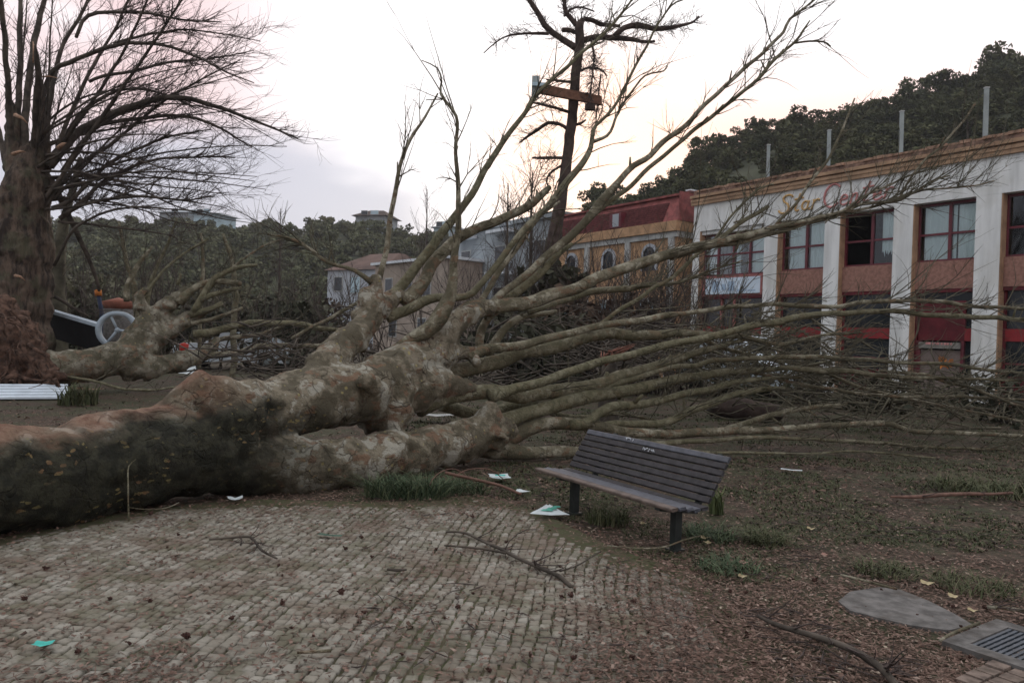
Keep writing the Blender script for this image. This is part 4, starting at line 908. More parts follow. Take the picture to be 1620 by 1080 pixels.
# root plate: a lumpy soil disc bristling with torn roots
rp = MB(); cR = P(18, 556, 16.6)
def rootblob(mb):
    for (px, py, r_, d) in ((0, 505, 36, 17.0), (-20, 560, 70, 16.8), (38, 588, 42, 16.6), (74, 608, 22, 16.5), (18, 548, 44, 16.8), (-80, 580, 60, 16.8), (10, 602, 46, 16.5)):
        knob_geo(mb, P(px, py, d), r_*d/FPX, int(px+100))
rr_ = merged_trunk([pl([(0, 600, 30, 16.6), (20, 560, 40, 16.8), (30, 530, 30, 17)])], .055, None, None, .15, 'root_plate', M['root'], ft2, 1, rootblob)
for i in range(38):
    a = TW.uniform(0, 6.28); rq = TW.uniform(.2, 1); yq = TW.uniform(478, 618); s = P(TW.uniform(-30, 15+95*((yq-470)/150)**1.3), yq, 16.1); d = np.array([TW.uniform(.3, 1.0), -.2, TW.uniform(-1.0, -.1)])
    q_ = [s]; 
    for _ in range(4): d = d+TW.normal(0, .35, 3)+np.array([0, 0, -.12]); d /= np.linalg.norm(d); q_.append(q_[-1]+d*TW.uniform(.12, .3))
    mb = MB(); w0 = TW.uniform(.012, .075); mb.tube(smoothline(q_, .06), np.linspace(w0, .006, len(smoothline(q_, .06))), 5); mb.build('root', M['root'], parent=ft2)

# --- standing pollarded tree on the left
st = thing('standing_tree', 'standing tree with thick dark trunk and arching bare branches at the left edge', 'tree', P(36, 605, 20)*np.array([1, 1, 0]))
S1 = pl([(28, 640, 52, 20), (30, 540, 47, 20), (33, 440, 44, 20), (36, 350, 40, 20), (40, 295, 33, 20), (46, 255, 20, 20), (50, 225, 9, 20)])
S2 = pl([(92, 560, 14, 21), (92, 470, 15, 21), (88, 400, 15, 21), (80, 330, 14, 21)])
merged_trunk([S1, pl([(40, 300, 26, 20), (62, 250, 15, 20), (66, 190, 8, 20), (68, 150, 4, 20)]), pl([(36, 300, 24, 20), (24, 240, 14, 20), (17, 180, 8, 20), (13, 130, 4, 20)])], .06, None, None, .055, 'trunk', M['furrow'], st, 1)
BS = [
 ([(22,260,12),(15,170,9),(8,70,8),(0,0,7),(-8,-60,5)], 10), ([(28,250,12),(30,150,9),(32,60,8),(32,0,6),(30,-60,5)], 10),
 ([(38,240,12),(42,150,10),(55,60,9),(70,0,7),(88,-70,5)], 12), ([(55,250,14),(58,180,11),(60,130,10),(58,88,7),(55,72,2)], 2),
 ([(72,240,9),(80,150,8),(100,70,6),(130,20,5),(160,-60,3)], 14), ([(90,235,7),(120,160,6),(150,100,5),(185,40,4),(215,-30,3)], 16),
 ([(100,225,6),(140,170,5),(185,100,4.4),(220,30,3.6),(250,-40,2.4)], 16),
 ([(75,262,13),(105,228,11),(130,204,9.5),(190,176,8),(240,158,7.5),(290,155,6.5),(340,168,5),(400,190,3.6),(450,210,2.4),(472,219,1.4)], 26),
 ([(80,265,9),(110,225,7),(140,204,5.5),(200,190,4.6),(270,183,4),(320,190,3.4),(360,210,2.6),(398,233,1.4)], 22),
 ([(65,160,7),(85,112,6),(110,100,5.4),(160,78,5),(210,68,4.4),(260,72,3.8),(310,90,3),(360,115,2.2),(402,131,1.2)], 26),
 ([(120,60,4),(140,25,4.4),(190,20,4),(240,22,3.4),(290,32,2.4),(350,35,1.4)], 20), ([(140,130,4),(165,120,4),(215,112,3.6),(270,98,3),(330,94,2),(402,80,1)], 22),
 ([(180,70,3),(205,62,3.4),(250,52,2.8),(300,48,2.2),(360,55,1.5),(412,66,1)], 18), ([(82,330,6),(110,318,5),(140,290,4.4),(170,260,4),(220,235,3.4),(270,215,2.6),(334,205,1.4)], 26),
 ([(95,345,6),(130,318,5),(160,290,4.4),(200,268,4),(250,252,3),(330,248,2),(372,250,1.2)], 26), ([(100,340,5),(135,322,4.4),(170,315,4),(230,311,3.2),(290,316,2.2),(340,310,1.4)], 24),
 ([(62,262,9),(80,285,8),(95,310,7.5),(110,345,6.5),(130,385,5.5),(148,428,4.4),(157,460,3.4)], 3),
 ([(60,300,8),(120,190,5),(170,150,4),(215,140,3.2),(262,150,2.2),(310,172,1.2)], 24), ([(70,320,6),(130,230,5),(200,130,4),(262,40,3),(300,-20,2)], 24),
 ([(70,330,6),(115,270,5),(180,225,4),(260,160,3),(330,120,2),(380,95,1.2)], 24), ([(20,300,8),(0,220,7),(-20,140,6),(-40,60,4)], 12),
 ([(85,420,4),(120,360,3.4),(190,330,2.8),(260,330,2),(330,336,1.2)], 16), ([(14,446,3),(60,448,4.4),(24,434,5),(50,452,4.4),(90,472,4),(125,492,3.4),(140,500,2)][2:], 2),
]
for i in range(26):
    x0, y0 = TW.uniform(20, 100), TW.uniform(230, 350); a = TW.uniform(-.05, 1.5); L = TW.uniform(200, 420); c_ = TW.uniform(-.25, .95)
    pts = []
    for k in range(6):
        u = k/5; ang = a-c_*u*1.1 if a < 1.2 else a; pts.append((x0+L*u*math.cos(ang)*(1 if a < 1.3 else .4), y0-L*u*math.sin(max(-.1, ang)), 2.6*(1-u)+.8))
    BS.append((pts, 9))
TW3 = MB()
for i, (pts, nt_) in enumerate(BS):
    mb, p, r = limb_geo(px_line([(x, y, r_*(.52 if i < 7 else .66)) for x, y, r_ in pts], 20, 20+(-1.5 if i % 3 == 0 else 1.2)), 7, .2, .06, i+90); mb.build('branch', M['dark_bark'], parent=st)
    twigs(TW3, p, r, int(nt_*1.8), .5, 1.9, .2, .10, .42, 3, rmin=.0036)
TW3.build('twig', M['fine'], parent=st, kind='stuff')
for (px, py, px2, py2, r_) in ((55, 100, 52, 66, 6), (24, 182, 44, 196, 5), (62, 122, 92, 124, 2.5), (92, 234, 105, 226, 6), (20, 244, 40, 240, 5), (24, 436, 40, 444, 4)):
    mb = MB(); mb.tube([P(px, py, 19.2), P((px+px2)/2+1, (py+py2)/2-2, 19.1), P(px2, py2, 19.2)], [r_*13/FPX, r_*9/FPX, .008], 5); mb.build('broken_stub', M['splinter'], parent=st)
# slim trunk just right of it
mt = thing('bare_tree', 'slim grey brown trunk close behind the thick standing tree', 'tree', P(95, 600, 24)*np.array([1, 1, 0]))
mb, p, r = limb_geo(np.array(pl([(97, 620, 14, 24), (93, 520, 13, 24), (90, 440, 12, 24), (96, 380, 9, 24), (110, 320, 6, 24), (128, 250, 4, 24)])), 9, .25, .1, 5); mb.build('trunk', M['twig'], parent=mt)
t_ = MB(); twigs(t_, p, r, 30, .8, 2.4, .5, .5, .4, 3, rmin=.0055); t_.build('twig', M['fine'], parent=mt, kind='stuff')

# --- tall broken topped tree in the middle
tt = thing('tall_tree', 'tall dark tree with a snapped top and ragged branches, mid skyline', 'tree', P(866, 560, 28)*np.array([1, 1, 0]))
T_ = pl([(858, 575, 15, 28), (866, 480, 14, 28), (874, 400, 13, 28), (886, 330, 9.5, 28), (896, 260, 8.5, 28), (905, 180, 8, 28), (912, 110, 7.5, 28), (916, 70, 7.5, 28), (917, 36, 7, 28)])
mb, p, r = limb_geo(np.array(T_), 10, .25, .08, 3); mb.build('trunk', M['darker_bark'], parent=tt)
for i in range(7):
    mb = MB(); b0 = P(912+i*1.7, 38, 28); mb.tube([b0, b0+np.array([TW.normal(0, .04), 0, TW.uniform(.1, .45)])], [.045, .004], 4); mb.build('splinter', M['darker_bark'], parent=tt)
BT = [([(914,78,6),(900,68,5.4),(885,60,5),(862,42,5),(852,22,4.4),(838,2,4),(820,-30,3)], 12), ([(868,54,3),(845,54,2.4),(820,54,2),(795,60,1.4),(765,84,.8)], 8),
 ([(918,66,5),(935,60,5),(952,58,5),(985,60,4.4),(1015,66,3),(1036,66,2)], 14), ([(972,58,4),(988,44,4.4),(1010,40,5),(1035,46,4.4),(1070,42,3.4),(1095,36,2),(1106,26,1.2)], 18),
 ([(916,36,3),(926,30,3.6),(950,38,3.4),(980,42,2.6)], 8), ([(912,40,4),(900,28,4),(894,18,3.4),(893,0,3),(896,-30,2.4)], 8), ([(890,48,4),(905,50,3.4),(913,52,3)], 2),
 ([(893,25,2),(905,14,2),(920,12,1.6),(940,18,1)], 3), ([(906,178,2.6),(882,172,2.2),(852,164,2),(838,163,1)], 5), ([(898,204,3.2),(885,197,3),(868,195,3),(850,205,2.6),(832,218,2),(822,226,1.2)], 8),
 ([(895,252,3),(880,250,2.6),(860,250,2.4),(842,250,1.6)], 5), ([(905,130,2.4),(885,128,2),(865,126,1.4)], 3), ([(912,114,2.4),(930,108,2),(950,110,1.6),(960,120,1)], 8),
 ([(908,198,2.4),(920,194,2),(927,190,1.2)], 2), ([(905,150,2),(930,148,1.6)], 3), ([(888,262,2),(870,274,1.8),(865,290,1.4),(872,300,1)], 4), ([(935,62,2),(940,90,1.8),(936,130,1.4),(932,170,1)], 14), ([(950,118,1.6),(946,160,1.4),(940,215,1)], 10)]
TW4 = MB()
for i, (pts, nt_) in enumerate(BT):
    mb, p, r = limb_geo(px_line(pts, 28, 28+TW.uniform(-1.5, 1.5)), 6, .25, .1, i+140); mb.build('branch', M['darker_bark'], parent=tt)
    twigs(TW4, p, r, int(nt_*4.5), .3, 1.2, .2, .05, .65, 3, rmin=.005)
TW4.build('twig', M['fine'], parent=tt, kind='stuff')
# cross arm against the tall trunk
ca = thing('cross_arm', 'orange brown timber cross arm with a grey upright end piece, against the tall broken trunk', 'cross arm', P(898, 150, 27.4))
mb = MB(); a_, b_ = P(846, 138, 27.4), P(952, 158, 27.4)
up_ = np.array([0, 0, .17]); bk = np.array([0, .16, 0])
mb.box([a_-up_, b_-up_, b_-up_+bk, a_-up_+bk, a_+up_, b_+up_*.8, b_+up_*.8+bk, a_+up_+bk]); mb.build('beam', M['plank'], parent=ca, smooth=False)
mb = MB(); c_ = P(847, 138, 27.3); mb.abox(c_[0]-.13, c_[0]+.13, c_[1]-.14, c_[1]-.02, c_[2]-.40, c_[2]+.36); mb.build('end_piece', M['greypost'], parent=ca, smooth=False)
mb = MB(); c_ = P(855, 136, 27.2); mb.abox(c_[0]-.3, c_[0]+.26, c_[1]-.2, c_[1]-.05, c_[2]-.06, c_[2]+.06); mb.build('bracket', M['bluefar'], parent=ca, smooth=False)
mb = MB(); c_ = P(934, 166, 27.4); mb.abox(c_[0]-.18, c_[0]+.18, c_[1], c_[1]+.2, c_[2]-.16, c_[2]+.05); mb.build('clamp', M['darker_bark'], parent=ca, smooth=False)
# a small bare tree far back on the crest, seen between the limbs
for (px, py0, py1, d, lab) in ((672, 360, 300, 60, 'small bare tree behind the beige house'), (800, 420, 290, 40, 'leafless tree behind the fallen crown, left of the tall broken trunk'), (838, 400, 270, 36, 'thin leafless pole like tree just left of the tall broken trunk'), (440, 420, 330, 55, 'bare tree thin against the grey sky above the left hill')):
    b_ = P(px, 540, d)*np.array([1, 1, 0]); top = P(px+4, py1, d); o = thing('bare_tree', lab, 'tree', b_)
    ln = np.array([[*b_, .16], [*(b_*.6+top*.4), .11], [*(b_*.3+top*.7), .07], [*top, .02]]); mb, p, r = limb_geo(ln, 6, .4, .1, px); mb.build('trunk', M['dark_bark'], parent=o)
    t_ = MB(); twigs(t_, p, r, 34, 1.0, 3.4, .42, .35, .6, 3, rmin=.0085); t_.build('twig', M['fine'], parent=o, kind='stuff')

# ------------------------------------------------------------------ shrubs and undergrowth in the middle distance
def shrub(name, label, cat, px, d, h, rad, mat, seed, n=900, leaf=.16, group=None, low=.12, tw=60):
    b_ = P(px, 540, d)*np.array([1, 1, 0]); o = thing(name, label, cat, b_, group)
    c_ = crown_geo(seed, n=n, h=h, rad=rad, leaf=leaf, lobes=12, low=low).build('foliage', M[mat]); c_.location = [float(x) for x in b_]; adopt(c_, o)
    s = MB(); q_ = np.random.default_rng(seed)
    for i in range(7):
        a = q_.uniform(0, 6.28); e = b_+np.array([math.cos(a)*rad*.6, math.sin(a)*rad*.6, h*q_.uniform(.5, .95)]); ln = smoothline([b_, b_*.5+e*.5+q_.normal(0, .2, 3), e], .3); s.tube(ln, np.linspace(.06, .015, len(ln)), 5)
        twigs(s, ln, np.linspace(.06, .015, len(ln)), tw//7, .4, 1.4, .3, .2, .7, 2, rmin=.006)
    s.build('stem', M['dark_bark'], parent=o)
SH = [('dark leafy shrub behind the pale spoked ring', 170, 30, 2.6, 1.6, 'leafM'), ('dark bush behind the second fallen trunk, under the bare stems', 255, 32, 3.0, 1.8, 'leafM'), ('broad dark bush right of the second fallen limbs', 405, 30, 2.8, 1.7, 'leafD'), ('dark bush left of the pale house, behind the olive branch', 470, 34, 3.2, 1.9, 'leafM'), ('brown green bush in front of the pale house wall', 525, 40, 3.4, 2.2, 'leafB'), ('tall dark bush behind the thick standing trunk', 20, 30, 4.6, 2.4, 'leafM'), ('dark bush between the standing tree and the slim trunk', 110, 34, 3.8, 2.0, 'leafM'), ('dark bush below the left hill, farther back', 330, 44, 4.4, 2.6, 'leafM'), ('tall bush below the hilltop house', 430, 52, 4.8, 2.8, 'leafM'), ('bushy tree at the foot of the left hill', 210, 55, 5.6, 3.0, 'leafM'), ('bushy tree at the foot of the left hill, beside the slim trunk', 90, 55, 6.0, 3.2, 'leafM'), ('dark ivy covered bush at the foot of the tall broken trunk', 862, 26, 4.6, 1.5, 'leafD'), ('brown tangled bush right of the tall trunk', 918, 24, 4.3, 1.8, 'leafB'), ('dark low bush behind the fallen branches, below the ochre house', 830, 22, 2.2, 1.9, 'leafD'),
      ('low dark bush before the white building near the boarded door', 1395, 20, 1.0, 1.5, 'leafD'), ('low dark bush before the white building, second pillar', 1265, 22, 1.2, 1.5, 'leafD'), ('low dark bush at the right picture edge', 1590, 18, .9, 1.6, 'leafD'), ('low tangle of leaves behind the fallen crown below the sign board', 1130, 24, 1.5, 1.7, 'leafD')]
for i, (lab, px, d, h, rad, mt_) in enumerate(SH): shrub('bush', lab, 'bush', px, d, h, rad, mt_, 300+i, n=1500 if h > 2 else 500, leaf=.13 if h > 2 else .09)
# saplings with pale stems behind the second tree
for i, (pts, lab) in enumerate((([(215,480,5),(205,430,4),(195,390,3.4),(188,350,2)], 'leaning green grey sapling left of the broken stub'), ([(235,470,4),(250,420,3),(268,380,2.4),(280,345,1.4)], 'slim sapling right of the broken stub'), ([(372,470,5),(369,430,4.4),(364,400,4),(352,370,2)], 'pale upright sapling stem behind the second fallen tree'), ([(318,470,3),(322,420,2.6),(318,370,2)], 'thin upright sapling between the second tree limbs'))):
    ln = px_line(pts, 22, 22.5); b_ = np.array([ln[0, 0], ln[0, 1], 0]); ln = np.vstack([[*b_, ln[0, 3]], ln]); o = thing('sapling', lab, 'sapling', b_); mb, p, r = limb_geo(ln, 6, .2, .06, i); mb.build('stem', M['limb'], parent=o)
    t_ = MB(); twigs(t_, p, r, 12, .5, 1.4, .4, .3, .5, 2, rmin=.005); t_.build('twig', M['twig'], parent=o, kind='stuff')
# thickets of bare stems before the houses and the left hill
def thicket(label, px, d, h, w_, n, seed, mat='fine'):
    b_ = P(px, 540, d)*np.array([1, 1, 0]); o = thing('bare_shrub', label, 'shrub', b_); q_ = np.random.default_rng(seed); s = MB(); t_ = MB()
    for i in range(n):
        f = b_+np.array([q_.normal(0, w_*.45), q_.normal(0, .5), 0]); e = f+np.array([q_.normal(0, h*.28), q_.normal(0, .3), h*q_.uniform(.55, 1.05)])
        ln = smoothline([f, f*.5+e*.5+q_.normal(0, .12, 3), e], .35); r = np.linspace(q_.uniform(.018, .04), .008, len(ln)); s.tube(ln, r, 5)
        twigs(t_, ln, r, 9, h*.12, h*.4, .25, .3, .45, 2, rmin=.0045+d*.00008)
    s.build('stem', M['dark_bark'], parent=o, kind='stuff'); t_.build('twig', M[mat], parent=o, kind='stuff')
for i, (lab, px, d, h, w_, n) in enumerate((('grey brown bare thicket behind the broken stub of the second tree', 235, 27, 4.4, 2.6, 15), ('bare thicket between the second tree and the pale house', 360, 29, 4.6, 3.0, 16), ('bare thicket left of the pale house wall', 480, 32, 4.2, 3.0, 16), ('bare twiggy shrub before the beige house', 590, 26, 3.6, 2.2, 14), ('tall bare twiggy shrub before the blue grey apartment block', 745, 30, 5.4, 2.6, 18), ('bare twiggy shrub left of the ivy covered bush', 815, 28, 6.0, 2.0, 16), ('brown bare tangle before the left half of the ochre house', 935, 25, 5.0, 2.2, 36), ('brown bare tangle before the middle of the ochre house', 1000, 24, 4.6, 2.4, 46), ('brown bare tangle before the right corner of the ochre house', 1070, 24, 4.2, 2.0, 36), ('bare shrub behind the slim trunk', 120, 28, 4.6, 2.2, 14))): thicket(lab, px, d, h, w_, n, 500+i)
# brush pile of torn branches behind the crown
def brush(label, cx, cy, d0, d1, n, lmax, sx, sy, mat='twig'):
    o = thing('brush_pile', label, 'brush pile', P(cx, 540, (d0+d1)/2)*np.array([1, 1, 0])); s = MB()
    for i in range(n):
        d = TW.uniform(d0, d1); c_ = P(cx+TW.normal(0, sx), cy+TW.normal(0, sy), d); c_[2] = max(.02, c_[2]); L = TW.uniform(.5, lmax); a = TW.uniform(0, 6.28)
        v = np.array([math.cos(a), .5*math.sin(a), TW.normal(.12, .28)]); e = c_+v*L; e[2] = max(.03, e[2]); ln = smoothline([c_, (c_+e)/2+TW.normal(0, .08, 3), e], .2); s.tube(ln, np.linspace(TW.uniform(.008, .03), .004, len(ln)), 4)
    s.build('branch', M[mat], parent=o, kind='stuff')
brush('tangled pile of torn brown branches behind the long limbs, before the ochre house', 985, 560, 14, 18, 260, 1.8, 60, 26, 'dark_bark')
brush('tangle of thin branches before the lower windows of the white building', 1190, 560, 15, 20, 240, 2.2, 90, 34)
brush('low twiggy heap right of the bench behind the last limbs', 1420, 630, 14, 17, 220, 1.8, 120, 22)
brush('dark heap of debris and twigs under the raised fork of the big trunk', 700, 580, 12, 17, 160, 1.6, 70, 34, 'dark_bark')
brush('brown twiggy heap between the second fallen tree and the big trunk', 430, 570, 16, 20, 160, 1.8, 60, 22, 'dark_bark')
# split stump with red brown shards
ss = thing('splintered_stump', 'splintered red brown wood showing between the long limbs', 'stump', P(968, 570, 13.5)*np.array([1, 1, 0]))
for i in range(14):
    b_ = P(966+TW.normal(0, 12), 566+TW.normal(0, 8), 13.5); e = b_+np.array([TW.uniform(-.1, .5), TW.normal(0, .2), TW.uniform(-.05, .22)]); mb = MB(); mb.tube([b_, (b_+e)/2, e], [.022, .016, .003], 4); mb.build('shard', M['pinkwood'], parent=ss)
mb, p, r = limb_geo(np.array([[*(P(966, 560, 13.6)*np.array([1, 1, 0])), .2], [*P(965, 590, 13.6), .17], [*P(966, 572, 13.6), .12]]), 9, .1, .2, 9); mb.build('stump_base', M['dark_bark'], parent=ss)
lg = thing('log', 'short dark log lying under the low limbs behind the bench', 'log', G(1175, 668)); mb, p, r = limb_geo(np.array([[*(G(1128, 660)+[0, 0, .2]), .2], [*(G(1175, 664)+[0, 0, .2]), .24], [*(G(1228, 668)+[0, 0, .2]), .17]]), 10, .12, .12, 4); mb.build('log_body', M['darker_bark'], parent=lg)
for e in (0, -1):
    mb = MB(); knob_geo(mb, p[e], r[e]*.9, 5+e); mb.build('log_end', M['dark_bark'], parent=lg)

# ------------------------------------------------------------------ bench
Lr, Ll = G(1068, 870), G(908, 812); bu = (Ll-Lr)/np.linalg.norm(Ll-Lr); bv = np.array([bu[1], -bu[0], 0]); bv = bv if bv @ np.array([-.85, -.52, 0]) > 0 else -bv
bench = thing('park_bench', 'dark slatted park bench on two iron legs at the edge of the cobbles', 'bench', (Lr+Ll)/2)
def bp(u, v, z): return Lr+bu*u+bv*v+np.array([0, 0, z])
def slat(u0, u1, c, w_, th, ang, mat, name):
    ca_, sa_ = math.cos(ang), math.sin(ang); mb = MB(); cs = []
    e = .006
    prof = [(-w_/2, -th/2+e), (-w_/2, th/2-e), (-w_/2+e, th/2), (w_/2-e, th/2), (w_/2, th/2-e), (w_/2, -th/2+e), (w_/2-e, -th/2), (-w_/2+e, -th/2)]
    n = len(prof); v = []
    for u in (u0, u1):
        for (a, b_) in prof: v.append(bp(u+random.uniform(-.004, .004), c[0]+a*ca_-b_*sa_, c[1]+a*sa_+b_*ca_))
    mb.add(v, [(i, (i+1) % n, n+(i+1) % n, n+i) for i in range(n)]+[(0, 1, 2, 3), (0, 3, 4, 7), (4, 5, 6, 7), (n, n+3, n+2, n+1), (n, n+7, n+4, n+3), (n+4, n+7, n+6, n+5)])
    return mb.build(name, M[mat], parent=bench, smooth=False)
U0_, U1_ = -.16, 1.68
for i in range(5): slat(U0_, U1_+(.0 if i else .03), (.17-i*.078, .372+(-.012 if i == 0 else 0)-(.012*i if i < 4 else .03)), .066, .028, -.10, ['slatworn', 'slatblue', 'slatblue', 'slatblue', 'slatback'][i], 'seat_slat')
bd = np.array([-.24, .37]); bd /= np.linalg.norm(bd); bang = math.atan2(bd[1], bd[0])
for i in range(7):
    s = .05+i*.060; slat(U0_+.02, U1_+.01, (-.185+bd[0]*s, .352+bd[1]*s), .051, .026, bang, 'slatblue' if i == 6 else 'slatback', 'back_slat')
for (u, i, w_) in ((1.05, 6, .10), (.78, 5, .09), (.70, 5, .05)):
    s_ = .05+i*.060; nn = np.array([bd[1], -bd[0]]); c_ = np.array([-.185, .352])+bd*s_+nn*.0145; nn = nn if nn[0] > 0 else nn
    q_ = np.random.default_rng(i+int(u*9)); pts = [bp(u+w_*(k/9-.5), c_[0]+bd[0]*q_.uniform(-.018, .018), c_[1]+bd[1]*q_.uniform(-.018, .018)) for k in range(10)]
    mb = MB(); mb.tube(smoothline(pts, .01), .004, 4); mb.build('paint_scrawl', M['palerim'], parent=bench)
for u in (0.0, 1.33):
    lg_ = MB()
    for (a, c_, z0, z1) in ((.03, .034, 0, .31), (.05, .06, .0, .015)): lg_.box([bp(u+a, c_, z0), bp(u-a, c_, z0), bp(u-a, -c_, z0), bp(u+a, -c_, z0), bp(u+a, c_, z1), bp(u-a, c_, z1), bp(u-a, -c_, z1), bp(u+a, -c_, z1)])
    lg_.build('leg', M['black'], parent=bench, smooth=False)
    br_ = MB(); br_.box([bp(u+.03, .20, .325), bp(u-.03, .20, .325), bp(u-.03, -.2, .27), bp(u+.03, -.2, .27), bp(u+.03, .20, .341), bp(u-.03, .20, .341), bp(u-.03, -.2, .315), bp(u+.03, -.2, .315)])
    a_, c_ = np.array([-.21, .29]), np.array([-.21, .29])+bd*.5; nn = np.array([-bd[1], bd[0]])*-.03
    br_.box([bp(u+.025, *(a_)), bp(u-.025, *(a_)), bp(u-.025, *(a_-nn*-1)), bp(u+.025, *(a_-nn*-1)), bp(u+.025, *c_), bp(u-.025, *c_), bp(u-.025, *(c_+nn)), bp(u+.025, *(c_+nn))])
    br_.build('bracket', M['black'], parent=bench, smooth=False)

# ------------------------------------------------------------------ left: ribbed panel, spoked ring with its dark board, post
rb = thing('ribbed_panel', 'long white ribbed metal panel lying on the ground at the left edge', 'panel', G(40, 640))
e0, e1 = G(-160, 634), G(106, 632); dx = (e1-e0)/np.linalg.norm(e1-e0); dy = np.array([-dx[1], dx[0], 0])
for i in range(5):
    mb = MB(); o_ = e0+dy*(i*.1)
    mb.box([o_+[0, 0, .02], o_+dx*3.0*np.linalg.norm(e1-e0)/3.0+[0, 0, .02], e1+dy*(i*.1+.085)+[0, 0, .02], o_+dy*.085+[0, 0, .02], o_+[0, 0, .06+.05*i], e1+dy*i*.1+[0, 0, .06+.05*i], e1+dy*(i*.1+.085)+[0, 0, .09+.05*i], o_+dy*.085+[0, 0, .09+.05*i]])
    mb.build('rib', M['sheetwhite'], parent=rb, smooth=False)
rg = thing('spoked_ring_board', 'long black board with pale upper edge ending in a pale spoked ring', 'board', G(120, 600))
mb = MB(); a0, a1 = P(-20, 466, 22.2), P(156, 518, 20.2); dn = np.array([0, .25, -.72])
mb.box([a0+dn, a1+dn*.95, a1+dn*.95+[0, .06, 0], a0+dn+[0, .06, 0], a0, a1, a1+[0, .06, 0], a0+[0, .06, 0]]); mb.build('board', M['slabdark'], parent=rg, smooth=False)
mb = MB(); mb.box([a0+[0, -.06, .002], a1+[0, -.06, .002], a1+[0, .12, .002], a0+[0, .12, .002], a0+[0, -.06, .09], a1+[0, -.06, .09], a1+[0, .12, .12], a0+[0, .12, .12]]); mb.build('top_edge', M['ringwhite'], parent=rg, smooth=False)
cr = P(186, 522, 20.0); rad_ = 30*20/FPX; n = 28; mb = MB()
def ringpt(a, rr, y=0): return cr+np.array([rr*math.cos(a), y+.25*rr*math.cos(a), rr*math.sin(a)*1.0])
v = []; 
for i in range(n):
    a = i*2*math.pi/n
    for (rr, y) in ((rad_, -.05), (rad_, .05), (rad_*.78, .05), (rad_*.78, -.05)): v.append(ringpt(a, rr, y))
mb.add(v, [(i*4+j, i*4+(j+1) % 4, ((i+1) % n)*4+(j+1) % 4, ((i+1) % n)*4+j) for i in range(n) for j in range(4)]); mb.build('ring', M['ringwhite'], parent=rg)
for a in (math.radians(115), math.radians(235), math.radians(-5)):
    mb = MB(); mb.tube([cr, ringpt(a, rad_*.8)], .035, 6); mb.build('spoke', M['ringwhite'], parent=rg)
mb = MB(); knob_geo(mb, cr, .07, 3); mb.build('hub', M['ringwhite'], parent=rg)
po = thing('post', 'navy post with an orange cap behind the spoked ring', 'post', P(158, 560, 23)*np.array([1, 1, 0]))
mb = MB(); mb.tube([P(158, 560, 23)*np.array([1, 1, 0]), P(161, 495, 23), P(156, 468, 23)], .06, 8); mb.build('shaft', M['navy'], parent=po)
mb = MB(); mb.tube([P(156, 468, 23), P(155, 459, 23)], .10, 8); mb.build('cap', M['orange'], parent=po)
# a few bright scraps in the wreckage
def chip(name, label, cat, c_, sx, sy, mat, ang=0, curl=.02, tri=False, group=None, seed=0, tilt=0.0):
    q_ = np.random.default_rng(seed); n = 5; v = []; ca_, sa_ = math.cos(ang), math.sin(ang)
    for i in range(n):
        for j in range(n):
            a, b_ = (i/(n-1)-.5), (j/(n-1)-.5); w_ = (1-(j/(n-1))*.92) if tri else 1
            x, y = a*sx*w_+q_.normal(0, .012)*sx, b_*sy+q_.normal(0, .012)*sy; z = .006+curl*(abs(a)*1.4+abs(b_)*.8+q_.normal(0, .12))+tilt*(b_+.5)
            v.append((x*ca_-y*sa_, x*sa_+y*ca_, z))
    mb = MB(); q4 = [(i*n+j, (i+1)*n+j, (i+1)*n+j+1, i*n+j+1) for i in range(n-1) for j in range(n-1)]
    mb.add(v, q4); o = mb.build(name, M[mat]); o.location = [float(x) for x in c_]; return setp(o, label, cat, group)
up3 = lambda p, z=.0: np.array([p[0], p[1], p[2]+z])
o1 = chip('paper_scrap', 'white scrap with green print lying at the cobble edge by the left bench leg', 'paper', up3(G(868, 818), .03), .36, .17, 'paper', .05, .012, True, seed=1, tilt=.05)
mb = MB(); c_ = up3(G(866, 817), .03); 
for k_ in range(3): mb.add([c_+[-.02+.05*k_-.05, -.05+.03*k_, .034+.01*k_], c_+[.04+.04*k_, -.055+.03*k_, .036+.01*k_], c_+[.05+.03*k_, -.02+.03*k_, .044+.01*k_], c_+[-.04+.05*k_, -.025+.03*k_, .044+.01*k_]], [(0, 1, 2, 3)])
o = mb.build('print', M['greenprint'], smooth=False); adopt(o, o1)
chip('paper_scrap', 'plain white leaf shaped scrap beside the reddish stick', 'paper', up3(G(823, 782), .03), .17, .15, 'paper', .3, .01, True, seed=2)
o2 = chip('paper_scrap', 'white and green scrap under the far end of the reddish stick', 'paper', up3(G(790, 763), .05), .22, .26, 'paper', .2, .02, seed=3)
mb = MB(); c_ = up3(G(790, 763), .06); mb.add([c_+[-.05, -.06, .025], c_+[.06, -.05, .025], c_+[.07, .0, .03], c_+[-.05, -.01, .03]], [(0, 1, 2, 3)]); o = mb.build('print', M['teal'], smooth=False); adopt(o, o2)
chip('plastic_scrap', 'small bright teal scrap on the cobbles at the lower left', 'scrap', up3(G(68, 1034), .04), .085, .06, 'teal', .1, .01, seed=4)
chip('plastic_scrap', 'dull green strip lying on the cobbles left of centre', 'scrap', up3(G(522, 855), .035), .19, .045, 'dullgreen', -.2, .006, seed=5)
chip('paper_scrap', 'narrow white strip on the dirt right of the bench', 'paper', up3(G(1252, 748), .03), .26, .08, 'paper', -.4, .01, seed=6)
chip('paper_scrap', 'white sheet on the ground between the two fallen trunks', 'paper', up3(G(418, 584), .35), .62, .3, 'paper', 0, .04, seed=7, tilt=.1)
chip('paper_scrap', 'pale sheet beside the hump of the big trunk', 'paper', up3(G(296, 600), .15), .5, .4, 'paper', .5, .04, seed=8, tilt=.2)
chip('board_scrap', 'long pale board lying under the raised fork of the big trunk', 'board', up3(G(690, 668), .12), 1.0, .35, 'greytrim', .1, .03, seed=9)
